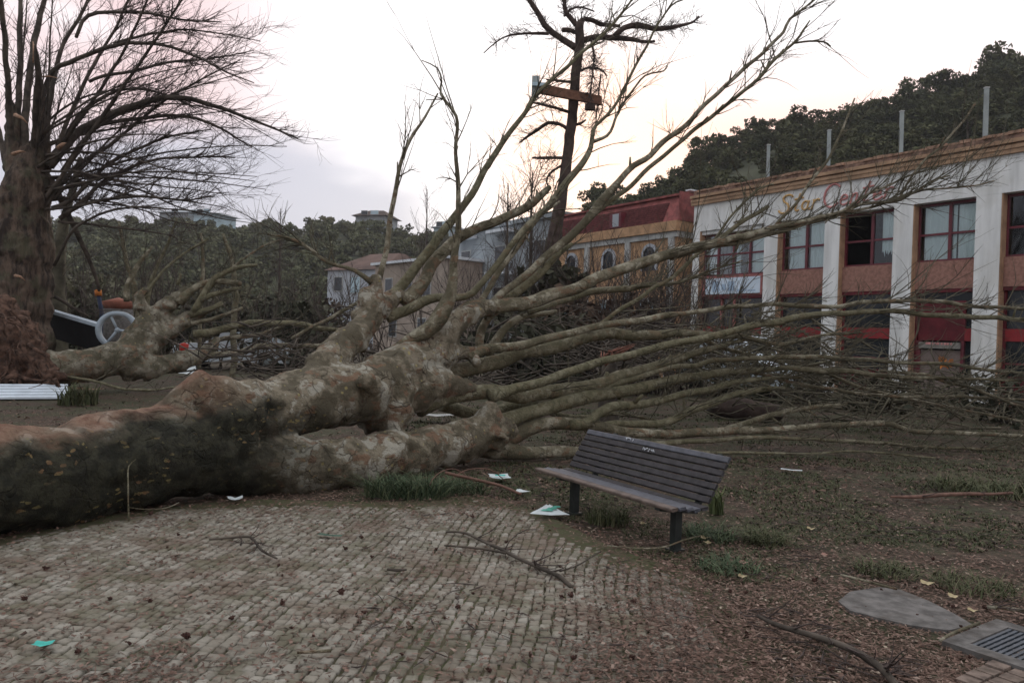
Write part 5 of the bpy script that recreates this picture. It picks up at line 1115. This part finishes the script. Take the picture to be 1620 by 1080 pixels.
chip('paper_scrap', 'crumpled pale wrapper in the litter before the big trunk', 'wrapper', up3(G(372, 797), .03), .13, .10, 'paper', .4, .03, seed=10)
chip('plank_scrap', 'pale broken board at the foot of the upturned roots', 'board', up3(G(136, 622), .08), .75, .35, 'splinter', -.3, .03, seed=11)
bt = thing('bottle', 'small pale blue bottle standing in the debris under the long limbs', 'bottle', G(822, 612)); mb = MB(); b_ = G(822, 612); mb.tube([b_+[0, 0, .0], b_+[0, 0, .2], b_+[0, 0, .26], b_+[0, 0, .32]], [.08, .08, .035, .035], 10); mb.build('bottle_body', M['navy'], parent=bt)
mb = MB(); mb.tube([b_+[0, 0, .322], b_+[0, 0, .38]], .05, 8); mb.build('cap', M['bottle'], parent=bt)
bk_ = thing('bucket', 'red bucket glimpsed under the second fallen tree', 'bucket', G(291, 584)); b_ = P(291, 552, 21.5); mb = MB(); mb.tube([b_-[0, 0, .14], b_+[0, 0, .14]], [.1, .13], 12); mb.build('bucket_body', M['redplastic'], parent=bk_)
mb = MB(); a_ = [b_+np.array([.13*math.cos(t), 0, .14+.12*math.sin(t)]) for t in np.linspace(0, math.pi, 9)]; mb.tube(a_, .01, 5); mb.build('handle', M['iron'], parent=bk_)

# cars mostly hidden by the branches
def car(label, c_, yaw, van=False):
    t = thing('parked_car', label, 'car', c_); ca_, sa_ = math.cos(yaw), math.sin(yaw)
    def w3(x, y, z): return np.array([c_[0]+x*ca_-y*sa_, c_[1]+x*sa_+y*ca_, z])
    hs = 1.95 if van else 1.45
    prof = [(-2.1, .3), (-2.1, .85), (-1.9, .95), (-1.0, 1.0 if not van else 1.1), (-.4, hs-.05), (.2, hs), (1.3, hs-.03), (1.9, 1.0 if not van else hs-.1), (2.1, .9), (2.1, .3)]
    mb = MB(); n = len(prof); v = []
    for y, s in ((-.85, .97), (-.8, 1), (.8, 1), (.85, .97)):
        for (x, z) in prof: yy = y*(.86 if z > 1.05 else 1); v.append(w3(x*s, yy, z))
    mb.add(v, [(r*n+i, r*n+(i+1) % n, (r+1)*n+(i+1) % n, (r+1)*n+i) for r in range(3) for i in range(n)])
    for r, fl in ((0, 1), (3, 0)): mb.add([v[r*n+i] for i in range(n)]+[w3(0, -.85 if r == 0 else .85, .8)], tris=[((i+1) % n, i, n) if fl else (i, (i+1) % n, n) for i in range(n)])
    mb.build('body', M['carwhite'], parent=t)
    for y in (-.80, .80):
        mb = MB(); s = 1 if y > 0 else -1
        mb.add([w3(-.85, y*.93+.03*s, 1.06), w3(1.45, y*.93+.03*s, 1.06), w3(1.15, y*.88+.03*s, hs-.12), w3(-.3, y*.88+.03*s, hs-.12)], [(0, 1, 2, 3) if y < 0 else (3, 2, 1, 0)]); mb.build('side_window', M['darkglass'], parent=t, smooth=False)
    mb = MB(); mb.add([w3(-1.02, -.66, 1.04), w3(-.46, -.6, hs-.08), w3(-.46, .6, hs-.08), w3(-1.02, .66, 1.04)], [(0, 1, 2, 3)]); mb.build('windscreen', M['darkglass'], parent=t, smooth=False)
    for x in (-1.3, 1.3):
        for y in (-.82, .82):
            mb = MB(); s = 1 if y > 0 else -1; mb.tube([w3(x, y-.1, .32), w3(x, y+.1, .32)], .32, 16); wh = mb.build('wheel', M['tyre'], parent=t)
            mb = MB(); mb.tube([w3(x, y+.1*s, .32), w3(x, y+.125*s, .32)], .19, 12); mb.build('rim', M['greypost'], parent=wh)
    for y in (-.6, .6):
        mb = MB(); mb.tube([w3(-2.09, y, .72), w3(-2.13, y, .72)], .1, 10); mb.build('headlight', M['palerim'], parent=t)
car('pale van mostly hidden behind branches before the left bay of the white building', P(1178, 560, 26)*np.array([1, 1, 0]), 2.2, True)
car('white car glimpsed between the limbs of the second fallen tree', P(372, 560, 30)*np.array([1, 1, 0]), .2)
tp = thing('flower_pot', 'terracotta pot heap behind the spoked ring', 'pot', P(186, 486, 25)*np.array([1, 1, 0])); b_ = P(186, 520, 25)*np.array([1, 1, 0]); zt_ = P(186, 478, 25)[2]
mb = MB(); mb.tube([b_, b_+[0, 0, zt_*.5], b_+[0, 0, zt_-.25]], .5, 12); mb.build('plinth', M['concrete'], parent=tp)
mb = MB(); mb.tube([b_+[0, 0, zt_-.248], b_+[0, 0, zt_]], [.36, .52], 14); mb.build('pot', M['terracotta'], parent=tp)

# ------------------------------------------------------------------ right foreground: slab, grate, kerb bricks
sp_ = [(1326, 950), (1345, 935), (1390, 928), (1425, 932), (1470, 950), (1510, 970), (1540, 988), (1500, 996), (1440, 988), (1380, 974), (1345, 965)]
mb = MB(); top = [G(x, y, .012) for x, y in sp_]; n = len(top); bot = [p*np.array([1, 1, 0])-[0, 0, .02] for p in top]; c_ = np.mean(top, 0)
mb.add(bot+top+[c_], [(i, (i+1) % n, n+(i+1) % n, n+i) for i in range(n)], [(n+i, n+(i+1) % n, 2*n) for i in range(n)]); o = mb.build('stone_slab', M['concrete'], smooth=False); setp(o, 'rounded grey concrete slab set in the litter at the lower right', 'slab')
gr = thing('drain_grate', 'dark steel drain grate in a concrete frame at the right edge', 'drain', G(1570, 1015))
ga, gb = G(1490, 1012, .03), G(1575, 978, .03); gu = (gb-ga)/np.linalg.norm(gb-ga); gv = np.array([gu[1], -gu[0], 0]); 
def gp(u, v, z=.03): q_ = ga+gu*u+gv*v; q_[2] = z; return q_
def gbox(mb, u0, u1, v0, v1, z0, z1): mb.box([gp(u0, v0, z0), gp(u1, v0, z0), gp(u1, v1, z0), gp(u0, v1, z0), gp(u0, v0, z1), gp(u1, v0, z1), gp(u1, v1, z1), gp(u0, v1, z1)])
mb = MB(); gbox(mb, 0, .66, 0, .1, -.02, .028); gbox(mb, 0, .1, .101, .6, -.02, .028); gbox(mb, .56, .66, .101, .6, -.02, .028); gbox(mb, 0, .66, .601, .7, -.02, .028); mb.build('concrete_frame', M['concrete'], parent=gr, smooth=False)
mb = MB(); gbox(mb, .1, .56, .1, .6, -.01, .0); mb.build('sump', M['slabdark'], parent=gr, smooth=False)
for i in range(16): mb = MB(); gbox(mb, .102, .558, .108+i*.031, .108+i*.031+.017, .001, .024); mb.build('grate_bar', M['grate'], parent=gr, smooth=False)
for i in range(5): mb = MB(); gbox(mb, .16+i*.085, .172+i*.085, .104, .598, -.003, .018); mb.build('cross_bar', M['grate'], parent=gr, smooth=False)
ke = thing('paver_strip', 'strip of pinkish pavers at the bottom right corner', 'kerb', G(1600, 1062)); 
for i in range(14):
    for j in range(4):
        c_ = G(1570, 1055)+gu*(i*.105-.3)+gv*(j*.105+.02); v = np.array(c_)-CP; zf = v@FW; px, py = 810+FPX*(v@RT)/zf, 540-FPX*(v@UP)/zf
        mb = MB(); hz = .012+random.uniform(0, .008); h_ = .047
        mb.box([c_+gu*a+gv*b_+[0, 0, zz] for zz, s in ((-.02, 1), (hz, .92)) for a, b_ in ((-h_*s, -h_*s), (h_*s, -h_*s), (h_*s, h_*s), (-h_*s, h_*s))], random.random()); mb.build('paver', M['brickpave'], parent=ke, smooth=False)

# ------------------------------------------------------------------ loose branches and sticks
def stick(name, label, cat, rows, mat, zl=.03, tw=0, n=7, group=None, sub=()):
    def ln_(rows): return np.array([[*G(x, y, z+zl), r_*np.linalg.norm(G(x, y)[1])/FPX] for x, y, r_, z in rows])
    ln = ln_(rows); o = thing(name, label, cat, ln[len(ln)//2, :3]*np.array([1, 1, 0]), group); mb, p, r = limb_geo(ln, n, .05, .1, len(label)); mb.build('stem', M[mat], parent=o)
    for s in sub: l2 = ln_(s); m2, _, _ = limb_geo(l2, 5, .05, .1, 3); m2.build('side_branch', M[mat], parent=o)
    if tw:
        t = MB(); twigs(t, p, r, tw, .08, .35, .1, .08, .6, 2, rmin=.0018)
        for vv in t.v: vv[:, 2] = np.maximum(vv[:, 2], .024)
        t.build('twig', M['fine'], parent=o, kind='stuff')
stick('broken_branch', 'thin forked dark branch lying on the cobbles in front of the bench', 'branch', [(705, 842, 1.4, .02), (735, 842, 2, .02), (775, 860, 2.4, .03), (815, 880, 2.8, .03), (860, 900, 3, .03), (885, 910, 3.4, .02), (905, 925, 3.6, .01)], 'dark_bark', sub=([(702, 863, 1.2, .02), (735, 865, 1.8, .02), (770, 868, 2, .02), (800, 875, 2, .03)], [(885, 904, 1.4, .02), (915, 893, 1.2, .02), (950, 872, 1, .02)]), tw=18)
stick('broken_branch', 'long dark curved branch on the litter at the lower right', 'branch', [(1200, 972, 2.6, .03), (1240, 990, 4, .03), (1300, 1010, 4.6, .04), (1350, 1030, 5.4, .04), (1395, 1055, 6, .04), (1425, 1090, 6, .03)], 'dark_bark', tw=14)
stick('stick', 'reddish bare stick lying on the dirt far right', 'stick', [(1410, 786, 1.6, .04), (1450, 786, 3, .04), (1500, 781, 3.2, .05), (1550, 781, 2.6, .05), (1600, 780, 2, .05)], 'redstick', tw=6)
stick('stick', 'straight reddish stick leaning from the green fronds to the white scrap', 'stick', [(705, 748, 2, .25), (745, 757, 2.2, .16), (790, 768, 2.2, .07), (826, 780, 2, .02)], 'redstick')
stick('stick', 'pale wiry twig curving in front of the right bench leg', 'stick', [(960, 862, .9, .02), (1000, 866, 1, .02), (1045, 865, 1.2, .04), (1080, 855, 1.3, .05), (1110, 848, 1, .04)], 'limb')
stick('stick', 'thin stick at the right edge beyond the slab', 'stick', [(1560, 960, 2.4, .03), (1590, 962, 3, .04), (1640, 970, 3, .03)], 'limb', tw=6)
stick('stick', 'short dark stick on the cobbles left of the forked branch', 'stick', [(612, 900, 2, .02), (628, 901, 2.4, .02), (643, 900, 1.6, .02)], 'dark_bark')
stick('stick', 'pale bent stick lying above the concrete slab', 'stick', [(1330, 910, 1.6, .03), (1375, 920, 2, .03), (1420, 932, 1.8, .03)], 'limb')
stick('stick', 'olive stick lying across the gap between slab and grate', 'stick', [(1487, 1012, 2.4, .03), (1510, 1000, 2.6, .04), (1550, 982, 2.2, .04)], 'limb')
stick('stick', 'crooked dark twig on the cobbles at the left, below the trunk', 'stick', [(330, 852, 1.6, .02), (365, 850, 2, .02), (395, 850, 2, .02), (418, 872, 2, .02), (440, 884, 1.4, .02)], 'dark_bark', tw=10)
stick('stick', 'pale bottle shaped twig with a dark end near the bottom centre', 'stick', [(470, 1032, 2, .03), (500, 1031, 2.6, .03), (522, 1030, 2.6, .03)], 'limb')
# upright twig before the trunk
ut = thing('upright_twig', 'pale thin twig standing upright against the big trunk at the left', 'twig', G(205, 828)); b_ = G(205, 828); dd = b_[1]
mb, p, r = limb_geo(np.array([[*b_, .008], [*P(204, 800, dd), .007], [*P(204, 765, dd), .006], [*P(205, 738, dd+.1), .005], [*P(216, 726, dd+.1), .003]]), 6, .05, .1, 2); mb.build('stem', M['limb'], parent=ut)
mb, p, r = limb_geo(np.array([[*P(206, 803, dd), .004], [*P(235, 806, dd), .004], [*P(265, 803, dd), .003], [*P(283, 795, dd), .003]]), 5, .05, .1, 2); mb.build('side_branch', M['limb'], parent=ut)

# ------------------------------------------------------------------ grass clumps, seed balls, leaves
def blades(mb, c_, n, h, rad, lean=.5, w_=.006, tint=(.2, .9), rnd=None):
    q_ = rnd or TW
    for _ in range(n):
        a = q_.uniform(0, 6.28); rr = rad*math.sqrt(q_.random()); b_ = c_+np.array([rr*math.cos(a), rr*math.sin(a), 0]); L = h*q_.uniform(.5, 1.15); a2 = q_.uniform(0, 6.28); k_ = q_.uniform(.1, 1)*lean
        d = np.array([math.cos(a2)*k_, math.sin(a2)*k_, 1]); s = np.array([-math.sin(a2), math.cos(a2), 0])*w_; e1_ = b_+d*L*.5; e2 = b_+np.array([d[0]*1.7, d[1]*1.7, .8])*L
        mb.add([b_-s, b_+s, e1_+s*.8, e1_-s*.8, e2], [(0, 1, 2, 3)], [(3, 2, 4)], tint=q_.uniform(*tint))
def clump(label, px, py, n, h, rad, mat='grass', lean=.6, w_=.006, tint=(.2, .9), stretch=None):
    c_ = G(px, py); mb = MB(); blades(mb, c_*0, n, h, rad, lean, w_, tint)
    if stretch is not None:
        for v in mb.v: v[:, :2] = v[:, :2]*stretch
    o = mb.build('grass_clump', M[mat], smooth=False); o.location = [float(x) for x in c_]; setp(o, label, 'grass')
clump('dense green feathery clump at the foot of the big trunk, left of the scraps', 640, 786, 700, .27, .34, 'fern', 1.3, .0042, (.1, 1), stretch=np.array([1.2, .6]))
clump('green feathery clump right of the dense one, below the knob', 710, 780, 330, .24, .32, 'fern', 1.6, .0038, (.1, 1), stretch=np.array([1.2, .6]))
clump('grass tuft under the bench between its legs', 960, 826, 220, .16, .2, 'drygrass', .8)
clump('bright green weed just right of the bench seat', 1133, 812, 46, .30, .07, 'grass', .35, .012, (.7, 1))
clump('low green weed patch at the foot of the right bench leg', 1118, 850, 260, .12, .22, 'fern', 1.6, .005)
clump('green weed tuft in the dirt right of the bench', 1208, 856, 260, .12, .18, 'drygrass', 1.6, .005)
clump('dark green weed beyond the litter, above the slab', 1150, 900, 200, .09, .22, 'fern', 1.7, .005)
clump('grassy tuft at the right edge beyond the reddish stick', 1560, 778, 600, .2, .6, 'drygrass', 1.5, .006)
clump('mossy tuft above the slab at the right', 1540, 930, 340, .09, .28, 'drygrass', 1.5, .004)
clump('small mossy tuft between the cobbles near the bottom', 647, 994, 40, .04, .05, 'drygrass', .7, .004)
clump('grass tuft by the end of the white ribbed panel', 122, 640, 200, .5, .35, 'drygrass', .5, .014)
clump('green weed beyond the slab, beside the pale stick', 1400, 905, 240, .08, .22, 'drygrass', 1.6, .005)

for i, (lab, pts) in enumerate((('thin arching stem rising over the green clump toward the scraps', [(672, 780, .05), (690, 752, .20), (720, 742, .22), (752, 764, .08)]), ('thin arching stem behind the scraps, right of the green clump', [(700, 772, .05), (735, 745, .22), (775, 742, .20), (800, 760, .05)]))):
    ln = np.array([[*G(x, y, z), .006] for x, y, z in pts]); o = thing('stem_arch', lab, 'stem', ln[0, :3]*np.array([1, 1, 0])); mb, p, r = limb_geo(ln, 5, .05, .1, i); mb.build('stem', M['redstick'], parent=o)
def on_px(px, py): return G(px, py)
# sparse grass over the dirt
mb = MB(); q_ = np.random.default_rng(5); cnt = 0
while cnt < 30000:
    d = 5.2*math.exp(q_.random()*1.25); x = d*q_.uniform(-.15, .85); c_ = np.array([x, d, -.012])
    if inside(c_[:2], edge): continue
    if mnoise.noise(Vector((x*.8, d*.8, 2)))+.35*mnoise.noise(Vector((x*3, d*3, 5))) < .0: continue
    blades(mb, c_, 3, .03+.012*d/10, .05, 1.8, .003+.0004*d, (.0, .8), q_); cnt += 3
mb.build('grass', M['drygrass'], kind='stuff', smooth=False)
# leaf and needle litter
mb = MB(); q_ = np.random.default_rng(9); n = 0; vs, tn = [], []
def litter_density(x, y):
    nn = mnoise.noise(Vector((x*.9, y*.9, 1)))+.5*mnoise.noise(Vector((x*2.6, y*2.6, 4)))
    if inside((x, y), edge):
        v = np.array([x, y, 0])-CP; zf = v@FW; px, py = 810+FPX*(v@RT)/zf, 540-FPX*(v@UP)/zf
        right = min(1, max(0, (px-(900-(py-820)*.2))/220)); left = .18+max(0, nn-.18)*1.3
        far = max(0, (860-py)/80)*.55
        return min(1, left*.7+right*.9+far)
    return (.78 if y < 6.2-.35*x+1.2 else .38)+.4*nn
tries = 0
while n < 125000 and tries < 600000:
    tries += 1
    d = 3.2*math.exp(q_.random()*1.5); x = d*q_.uniform(-.95, .95)
    if x < -.68*d-.6: continue
    if q_.random() > litter_density(x, d): continue
    onp = inside((x, d), edge); z = (.022 if onp else -.004)+q_.uniform(0, .012); a = q_.uniform(0, 6.28)
    if q_.random() < .6: l, w_ = q_.uniform(.010, .045), q_.uniform(.0014, .0032)
    else: l, w_ = q_.uniform(.007, .022), q_.uniform(.004, .011)
    u = np.array([math.cos(a), math.sin(a), q_.normal(0, .15)])*l; s = np.array([-math.sin(a), math.cos(a), q_.normal(0, .35)])*w_; c_ = np.array([x, d, z])
    vs += [c_-u, c_-s*1.0, c_+u, c_+s]; tn.append(min(1, max(0, q_.beta(1.6, 2.6)+(.1 if not onp else 0)))); n += 1
mb.add(np.array(vs), np.arange(len(vs)).reshape(-1, 4), tint=np.repeat(tn, 4)); mb.build('leaf_litter', M['litter'], kind='stuff', smooth=False)
# litter in the farther ground, coarser
mb = MB(); vs, tn = [], []
for _ in range(16000):
    d = 8*math.exp(q_.random()*1.1); x = d*q_.uniform(-.8, .85); a = q_.uniform(0, 6.28); l, w_ = q_.uniform(.012, .05), q_.uniform(.005, .017)
    u = np.array([math.cos(a), math.sin(a), q_.normal(0, .3)])*l; s = np.array([-math.sin(a), math.cos(a), q_.normal(0, .35)])*w_; c_ = np.array([x, d, .0+q_.uniform(0, .02)])
    vs += [c_-u, c_-s, c_+u, c_+s]; tn.append(q_.beta(1.3, 3.4))
mb.add(np.array(vs), np.arange(len(vs)).reshape(-1, 4), tint=np.repeat(tn, 4)); mb.build('far_litter', M['litter'], kind='stuff', smooth=False)
mb = MB(); q_ = np.random.default_rng(21)
for _ in range(2600):
    d = 3.6*math.exp(q_.random()*1.35); x = d*q_.uniform(-.2, .8); 
    if inside((x, d), edge) and q_.random() > .22: continue
    if mnoise.noise(Vector((x*1.1, d*1.1, 9))) < -.05 or (1.9 < x < 3.4 and 4.0 < d < 5.4): continue
    a = q_.uniform(0, 3.14); L = q_.uniform(.04, .22); c_ = np.array([x, d, .014 if not inside((x, d), edge) else .03]); u = np.array([math.cos(a), math.sin(a), q_.normal(0, .05)])*L/2
    mb.tube([c_-u, c_+q_.normal(0, .012, 3)*[1, 1, .3], c_+u], [.0025, q_.uniform(.002, .006), .0015], 4, tint=q_.random())
mb.build('twig_debris', M['fine'], kind='stuff')
# seed balls and dark leaf clots
def ball_mesh(seed):
    q = np.random.default_rng(seed); mb = MB(); knob_geo(mb, np.zeros(3), .016, seed)
    for i in range(9):
        d = q.normal(size=3); d[2] = abs(d[2])*.4; d /= np.linalg.norm(d); s = np.cross(d, q.normal(size=3)); s /= np.linalg.norm(s); l = q.uniform(.015, .04)
        mb.add([d*.008-s*.006, d*l*.6+s*.010, d*l, d*l*.5-s*.010], [(0, 1, 2, 3)])
    return mb
bm_ = [ball_mesh(s).build('seed_ball', M['seed'], link=False) for s in range(6)]
for i in range(70):
    px, py = (TW.uniform(20, 1010), TW.uniform(800, 1075)) if i < 48 else (TW.uniform(1000, 1600), TW.uniform(880, 1070))
    c_ = G(px, py); 
    if i < 48 and not inside(c_[:2], edge): continue
    o = bpy.data.objects.new('seed_ball', bm_[i % 6].data); COL.objects.link(o); s = TW.uniform(.4, .95); o.scale = (s, s, s); o.rotation_euler = (TW.uniform(0, .4), TW.uniform(0, .4), TW.uniform(0, 6)); o.location = (c_[0], c_[1], .016*s+(.018 if i < 48 else 0))
    wh_ = 'on the litter right of the cobbles' if i >= 48 else 'on the cobbles near the big trunk' if c_[1] > 5.6 else 'on the cobbles around the teal scrap' if px < 260 else 'on the near cobbles at the bottom' if py > 960 else 'on the cobbles around the forked branch' if px > 640 else 'on the cobbles in the middle left'
    setp(o, 'small dark brown seed ball lying '+wh_, 'seed ball', 'seed balls scattered on the ground')
for o in bm_: bpy.data.objects.remove(o)
# single pale leaves that catch the eye
for i, (px, py, mt_, lab, s) in enumerate(((1172, 920, 'pale_leaf', 'pale yellow leaf in the litter right of the cobbles', .05), (1175, 898, 'pink_leaf', 'pinkish leaf just above the pale yellow one', .05), (1113, 858, 'pale_leaf', 'crumpled cream leaf by the right bench leg', .06), (1462, 931, 'pale_leaf', 'yellowish narrow leaf above the slab edge', .07), (1120, 866, 'pale_leaf', 'cream leaf nearest the bench leg, lower one of the pair', .05), (1535, 975, 'pale_leaf', 'pale leaf lying between slab and grate', .05), (1303, 885, 'pink_leaf', 'upright tan leaf in the dirt beyond the litter', .05), (1505, 952, 'pale_leaf', 'long pale leaf beside the slab on its far side', .06), (1280, 843, 'pale_leaf', 'grey leaf on the dirt right of the weeds', .06), (1016, 835, 'pale_leaf', 'pale leaf under the bench seat', .05))):
    chip('leaf', lab, 'leaf', up3(G(px, py), .025), s*1.5, s, mt_, TW.uniform(-.5, .5), .02, True, seed=40+i)
